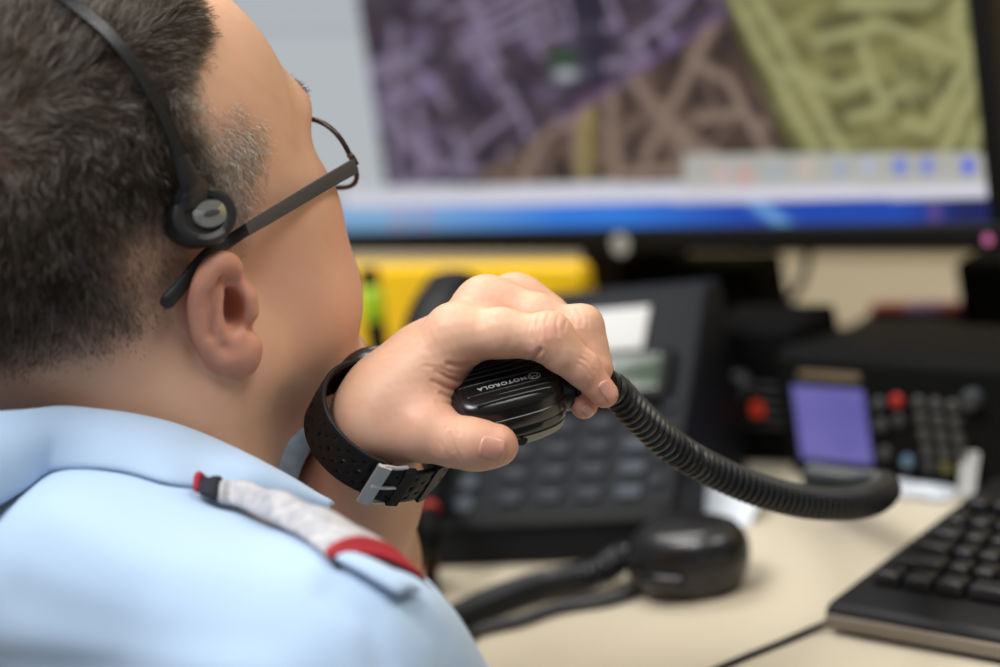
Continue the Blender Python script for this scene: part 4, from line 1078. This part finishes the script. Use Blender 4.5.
sc_c = [rp(797, 384), rp(867, 388), rp(876, 461), rp(804, 458)]; cen = sum(sc_c)/4; sw = (np.linalg.norm(sc_c[1]-sc_c[0])+np.linalg.norm(sc_c[2]-sc_c[3]))/2; sh = (np.linalg.norm(sc_c[3]-sc_c[0])+np.linalg.norm(sc_c[2]-sc_c[1]))/2
rbox('display_frame', (sw+.012, sh+.010, .006), rb, radio, cen+rn*.001, RM, .002, 2)
disp_m = mat('violet_display', (.02, .02, .03), .2, emit=srgb(112, 104, 190), estr=.72, var=(40, (.02, .02, .04), .3)); nt = disp_m.node_tree
dn_ = nt.nodes.new('ShaderNodeTexNoise'); dn_.inputs['Scale'].default_value = 22; dr_ = nt.nodes.new('ShaderNodeValToRGB'); dr_.color_ramp.elements[0].color = (*srgb(84, 80, 168), 1); dr_.color_ramp.elements[1].color = (*srgb(140, 130, 206), 1)
nt.links.new(nt.nodes['Texture Coordinate'].outputs['Object'], dn_.inputs['Vector']); nt.links.new(dn_.outputs['Fac'], dr_.inputs['Fac']); nt.links.new(dr_.outputs['Color'], nt.nodes['Principled BSDF'].inputs['Emission Color'])
rbox('display', (sw, sh, .001), disp_m, radio, cen+rn*.0045, RM, .0003, 1)['label'] = 'lit violet display'
rbox('name_strip', (sw*.85, .008, .0012), mat('tan_label_strip', srgb(120, 104, 82), .6), radio, rp(830, 377, .0012), RM, .0004, 1)
redk = mat('red_key', srgb(170, 40, 36), .45, emit=srgb(150, 20, 16), estr=.08); bluek = mat('blue_grey_key', srgb(92, 118, 138), .45); yelk = mat('olive_key', srgb(92, 88, 46), .5); rk2 = mat('grey_rubber_key', srgb(66, 67, 66), .5)
for x, y, m in [(880, 403, rk2), (898, 400, redk), (882, 424, rk2), (900, 420, rk), (886, 452, rk2), (909, 461, bluek)]+[(920+17*c+3*r, 402+16*r+2*c, rk2) for r in range(4) for c in range(3)]+[(931, 465, rk), (947, 467, yelk), (963, 469, yelk)]:
    lathe('key', [(0, .0036), (.0038, .0034), (.0046, .0024), (.005, 0)], m, radio, rp(x, y, .0005), RM, 16)
lathe('volume_knob', [(0, .010), (.006, .010), (.007, .008), (.0075, 0)], mat('grey_knob', srgb(52, 55, 58), .5), radio, rp(975, 398), RM, 24)
# small pale things on the desk in front of it
plm = mat('clear_white_plastic', srgb(200, 206, 214), .3, coat=.3, bump=(90, .5, .004)); 
def crumple(name, c, X, Y, w, d, hgt, m, seed, label, cat):
    n = 14; vs_ = []
    for i in range(n):
        for j in range(n):
            u, v = i/(n-1)*2-1, j/(n-1)*2-1
            z = hgt*(1-max(abs(u), abs(v))**3)*(.55+.45*math.sin(3*u+seed)*math.cos(4*v+seed*2))+.0012
            vs_.append(c+X*w/2*u*(1-.12*v*v)+Y*d/2*v*(1-.1*u*u)+UZ*max(z, .0012))
    o = setmesh(name, vs_, [(i*n+j, (i+1)*n+j, (i+1)*n+j+1, i*n+j+1) for i in range(n-1) for j in range(n-1)], m)
    md = o.modifiers.new('thick', 'SOLIDIFY'); md.thickness = .001; md.offset = 1
    return tag(o, label, cat)
crumple('plastic_wrapper', ondesk(920, 494), rx, rbk, .062, .022, .009, plm, 1.0, 'crumpled clear wrapper on the desk below the radio keys', 'wrapper')
slip = rbox('paper_slip', (.014, .032, .0012), mat('pale_slip', srgb(170, 172, 170), .6), None, ondesk(972, 497)+UZ*.017, np.stack([rx, norm(.5*rbk+UZ), norm(np.cross(rx, norm(.5*rbk+UZ)))], 1), .0004, 1); tag(slip, 'small white paper slip propped upright against the radio corner', 'paper')
# folded white note behind the lying microphone
nc = ondesk(724, 524); nv = []
note = rbox('note_card', (.046, .030, .0014), mat('white_note', srgb(214, 222, 232), .45), None, nc+UZ*.014+b2*.01, np.stack([norm(a2*.95-UZ*.28), norm(np.cross(norm(np.cross(norm(a2*.95-UZ*.28), norm(b2*.6+UZ*.6))), norm(a2*.95-UZ*.28))), norm(np.cross(norm(a2*.95-UZ*.28), norm(b2*.6+UZ*.6)))], 1), .0004, 1)
tag(note, 'white note card leaning behind the microphone that lies on the desk', 'card')

# ------------------------------------------------------------------ dark equipment under and behind the monitor
eq = mat('matt_black_case', (.004, .004, .004), .8, spec=.06); eq2 = mat('dark_olive_grey_case', srgb(34, 32, 27), .75, bump=(400, .1, .0006))
def block(name, pxl, pxr, pytop, D, depth, m, label, cat, yaw=40, parts=None, zbot=DESK, bev=.006):
    a = W(pxl, pytop, D); b = W(pxr, pytop, D); M = yawM(yaw); X = M[:, 0]; Yb = M[:, 1]
    b = onplane(pxr, pytop, a, np.array(np.cross(X, UZ))); w = abs((b-a)@X); top = (a[2]+b[2])/2; c = a+X*w/2
    hgt = top-zbot; loc = np.array([c[0], c[1], zbot])+Yb*depth/2
    e = empty(name, loc, label, cat); rbox('case', (w, depth, hgt), m, e, loc+UZ*hgt/2, M, bev, 3)
    return e, loc, M, w, hgt
sb, sl_, sM, sw_, sh_ = block('radio_base_unit', 692, 790, 330, 1.78, .07, eq, 'black radio base unit with a round red light, between phone and radio display', 'radio')
ft = sl_-sM[:, 1]*.035
lr = onplane(758, 409, ft, sM[:, 1]); lathe('indicator_light', [(0, .003), (.0055, .0026), (.0065, 0)], mat('red_indicator', (.3, .02, .01), .3, emit=srgb(170, 50, 28), estr=.5), sb, lr, np.stack([sM[:, 0], UZ, -sM[:, 1]], 1), 20)
for k in range(5): rbox('vent_slot', (sw_*.6, .002, .003), rk, sb, ft+UZ*(.03+.008*k), sM, .0006, 1)
lathe('dial', [(0, .010), (.010, .010), (.011, .008), (.012, 0)], rk, sb, onplane(740, 385, ft, sM[:, 1]), np.stack([sM[:, 0], UZ, -sM[:, 1]], 1), 24)
s2, l2, M2_, w2, h2 = block('loudspeaker', 828, 944, 334, 1.92, .10, eq2, 'dark olive-grey desk loudspeaker behind the radio display', 'speaker', bev=.012)
f2 = l2-M2_[:, 1]*.05
rbox('grille', (w2*.84, .004, h2*.8), mat('speaker_grille_cloth', srgb(30, 28, 24), .9, bump=(2500, .6, .001)), s2, f2+UZ*h2*.5-M2_[:, 1]*.001, M2_, .002, 2)
# red and lilac pens on top of the loudspeaker
for (x0, y0, x1, y1, m, lb) in ((876, 318, 912, 311, mat('red_barrel', srgb(176, 52, 40), .45), 'red pen lying on the loudspeaker, nearer its middle'), (904, 313, 926, 308, mat('lilac_barrel', srgb(150, 110, 150), .45), 'lilac marker lying on the loudspeaker between two red ones'), (934, 318, 962, 312, mat('dull_red_barrel', srgb(160, 46, 38), .45), 'red pen lying at the right end of the loudspeaker')):
    zt = DESK+h2+.0055; a = onplane(x0, y0, np.array([0, 0, zt]), UZ); b = onplane(x1, y1, np.array([0, 0, zt]), UZ)
    mid = l2*1.0; a = np.array([*(mid[:2]+M2_[:2, 0]*((x0-895)/895*1.0)), zt]); dr_v = norm(M2_[:, 0]+.15*M2_[:, 1])
    L_ = .045; P = np.array([a+dr_v*L_*t for t in (0, .02, .8, .97, 1)])
    e = empty('marker_pen', a+dr_v*L_/2-UZ*.0055, lb, 'pen'); sweep('barrel', P[:4], [.0050, .0055, .0055, .0040], m, e, 14); sweep('cap', np.array([a-dr_v*.016, a-dr_v*.015, a+dr_v*.004]), [.0045, .0058, .0058], m, e, 14)
block('computer_tower', 612, 752, 268, proj(mq(680, 250))[2]+.10, .05, eq, 'black computer case standing under the middle of the monitor', 'computer')
block('power_unit', 952, 1060, 262, 1.86, .06, eq, 'black equipment case under the right end of the monitor', 'equipment')
cbl = sweep('hanging_cable', catmull([W(806, 236, 1.98), W(808, 258, 1.98), W(800, 285, 1.97), W(786, 305, 1.96), W(770, 330, 1.96)], 30), .0035, rb); tag(cbl, 'dark cable hanging down behind the monitor in front of the beige wall', 'cable')

# ------------------------------------------------------------------ yellow case, highlighter and pen cup
yel = mat('yellow_plastic', srgb(240, 192, 12), .42, bump=(300, .05, .0005))
YD = proj(mq(470, 250))[2]-.085; yM = yawM(40); yX, yB = yM[:, 0], yM[:, 1]; y0 = W(470, 300, YD)
def yq(px, py): q = onplane(px, py, y0, yB)-y0; return (q@yX, q@UZ)
poly = [yq(270, 269), yq(570, 266), yq(579, 273), yq(581, 300), (yq(581, 304)[0], DESK-y0[2]), (yq(270, 420)[0], DESK-y0[2])]
yc = empty('yellow_case', np.array([y0[0]+yX[0]*poly[-1][0]*.6, y0[1]+yX[1]*poly[-1][0]*.6, DESK]), 'bright yellow hard plastic case standing behind the hand and the phone', 'case')
bm = bmesh.new(); fr_ = [bm.verts.new(Vector(y0+yX*a+UZ*b)) for a, b in poly]; bk_ = [bm.verts.new(Vector(y0+yX*a+UZ*b+yB*.022)) for a, b in poly]; n = len(poly)
bm.faces.new(fr_); bm.faces.new(bk_[::-1])
for i in range(n): bm.faces.new((fr_[i], bk_[i], bk_[(i+1) % n], fr_[(i+1) % n]))
bmesh.ops.bevel(bm, geom=[e for e in bm.edges], offset=.006, segments=4, profile=.5, affect='EDGES')
bmobj('body', bm, yel, yc)
HD = 1.72; hc0 = ondesk(384, 480); hd_ = proj(hc0)[2]
pa, pb_ = W(368, 268, hd_), W(388, 420, hd_); pdv = norm(pb_-pa)
hl_e = empty('highlighter_pen', pb_, 'green and black highlighter standing in the dark pen cup beside the chin', 'pen')
Lp = np.linalg.norm(pb_-pa)
def at_(t): return pa+(pb_-pa)*t
lime = mat('lime_plastic', srgb(150, 186, 24), .4)
sweep('cap', np.array([at_(0), at_(.01), at_(.12)]), [.006, .0078, .0082], rb, hl_e, 18); sweep('barrel', np.array([at_(.12), at_(.13), at_(.35), at_(.36)]), [.008, .009, .009, .008], lime, hl_e, 18)
sweep('tail', np.array([at_(.36), at_(.37), at_(1)]), [.008, .0084, .007], rb, hl_e, 18)
cupc = np.array([pb_[0], pb_[1], DESK])
cup = empty('pen_cup', cupc, 'dark pen cup on the desk behind the wrist', 'cup')
ch = W(378, 356, hd_)[2]-DESK
lathe('body', [(0, 0), (.034, 0), (.036, .003), (.038, ch-.002), (.037, ch), (.0355, ch-.002), (.034, .006), (0, .006)], mat('dark_mesh_metal', srgb(40, 42, 44), .45, .5), cup, cupc, np.eye(3), 40)
# cable with red bands between forearm and phone
cb = empty('patch_cable', ondesk(436, 600, 0), 'black cable with red bands rising beside the forearm', 'cable')
cq = catmull([ondesk(440, 640, .006), ondesk(432, 600, .006), ondesk(430, 570, .012), W(431, 540, 1.60), W(430, 510, 1.62), W(436, 488, 1.66), pf(hs0, .012, .020)], 60)
sweep('jacket', cq, .0062, rb, cb, 12)
for t in (20, 38): sweep('red_band', cq[t:t+3], .0070, mat('red_band', srgb(140, 30, 26), .6), cb, 12)
# ------------------------------------------------------------------ light
wd = bpy.data.worlds.new('room_light'); sc.world = wd; wd.use_nodes = True
wd.node_tree.nodes['Background'].inputs['Color'].default_value = (.93, .96, 1.0, 1); wd.node_tree.nodes['Background'].inputs['Strength'].default_value = .23
def area(name, loc, target, size, power, col=(1, 1, 1)):
    l = bpy.data.lights.new(name, 'AREA'); l.shape = 'RECTANGLE'; l.size = size[0]; l.size_y = size[1]; l.energy = power; l.color = col
    o = bpy.data.objects.new(name, l); link(o); o.location = loc
    o.rotation_euler = (Vector(target)-Vector(loc)).to_track_quat('-Z', 'Y').to_euler(); return o
area('ceiling_lamp', (-.75, .75, 2.75), (-.1, 1.2, 1.0), (1.2, .6), 45, (1, .985, .965))
area('ceiling_lamp', (.9, .6, 2.75), (.2, 1.3, .9), (1.2, .6), 20, (1, .985, .96))
area('ceiling_lamp', (-.4, 2.3, 2.75), (-.2, 1.3, .9), (1.2, .6), 24, (1, .985, .965))
vs = sc.view_settings; vs.view_transform = 'Standard'; vs.look = 'None'; vs.gamma = 1; vs.use_curve_mapping = False; vs.exposure = 0
sc.render.film_transparent = False
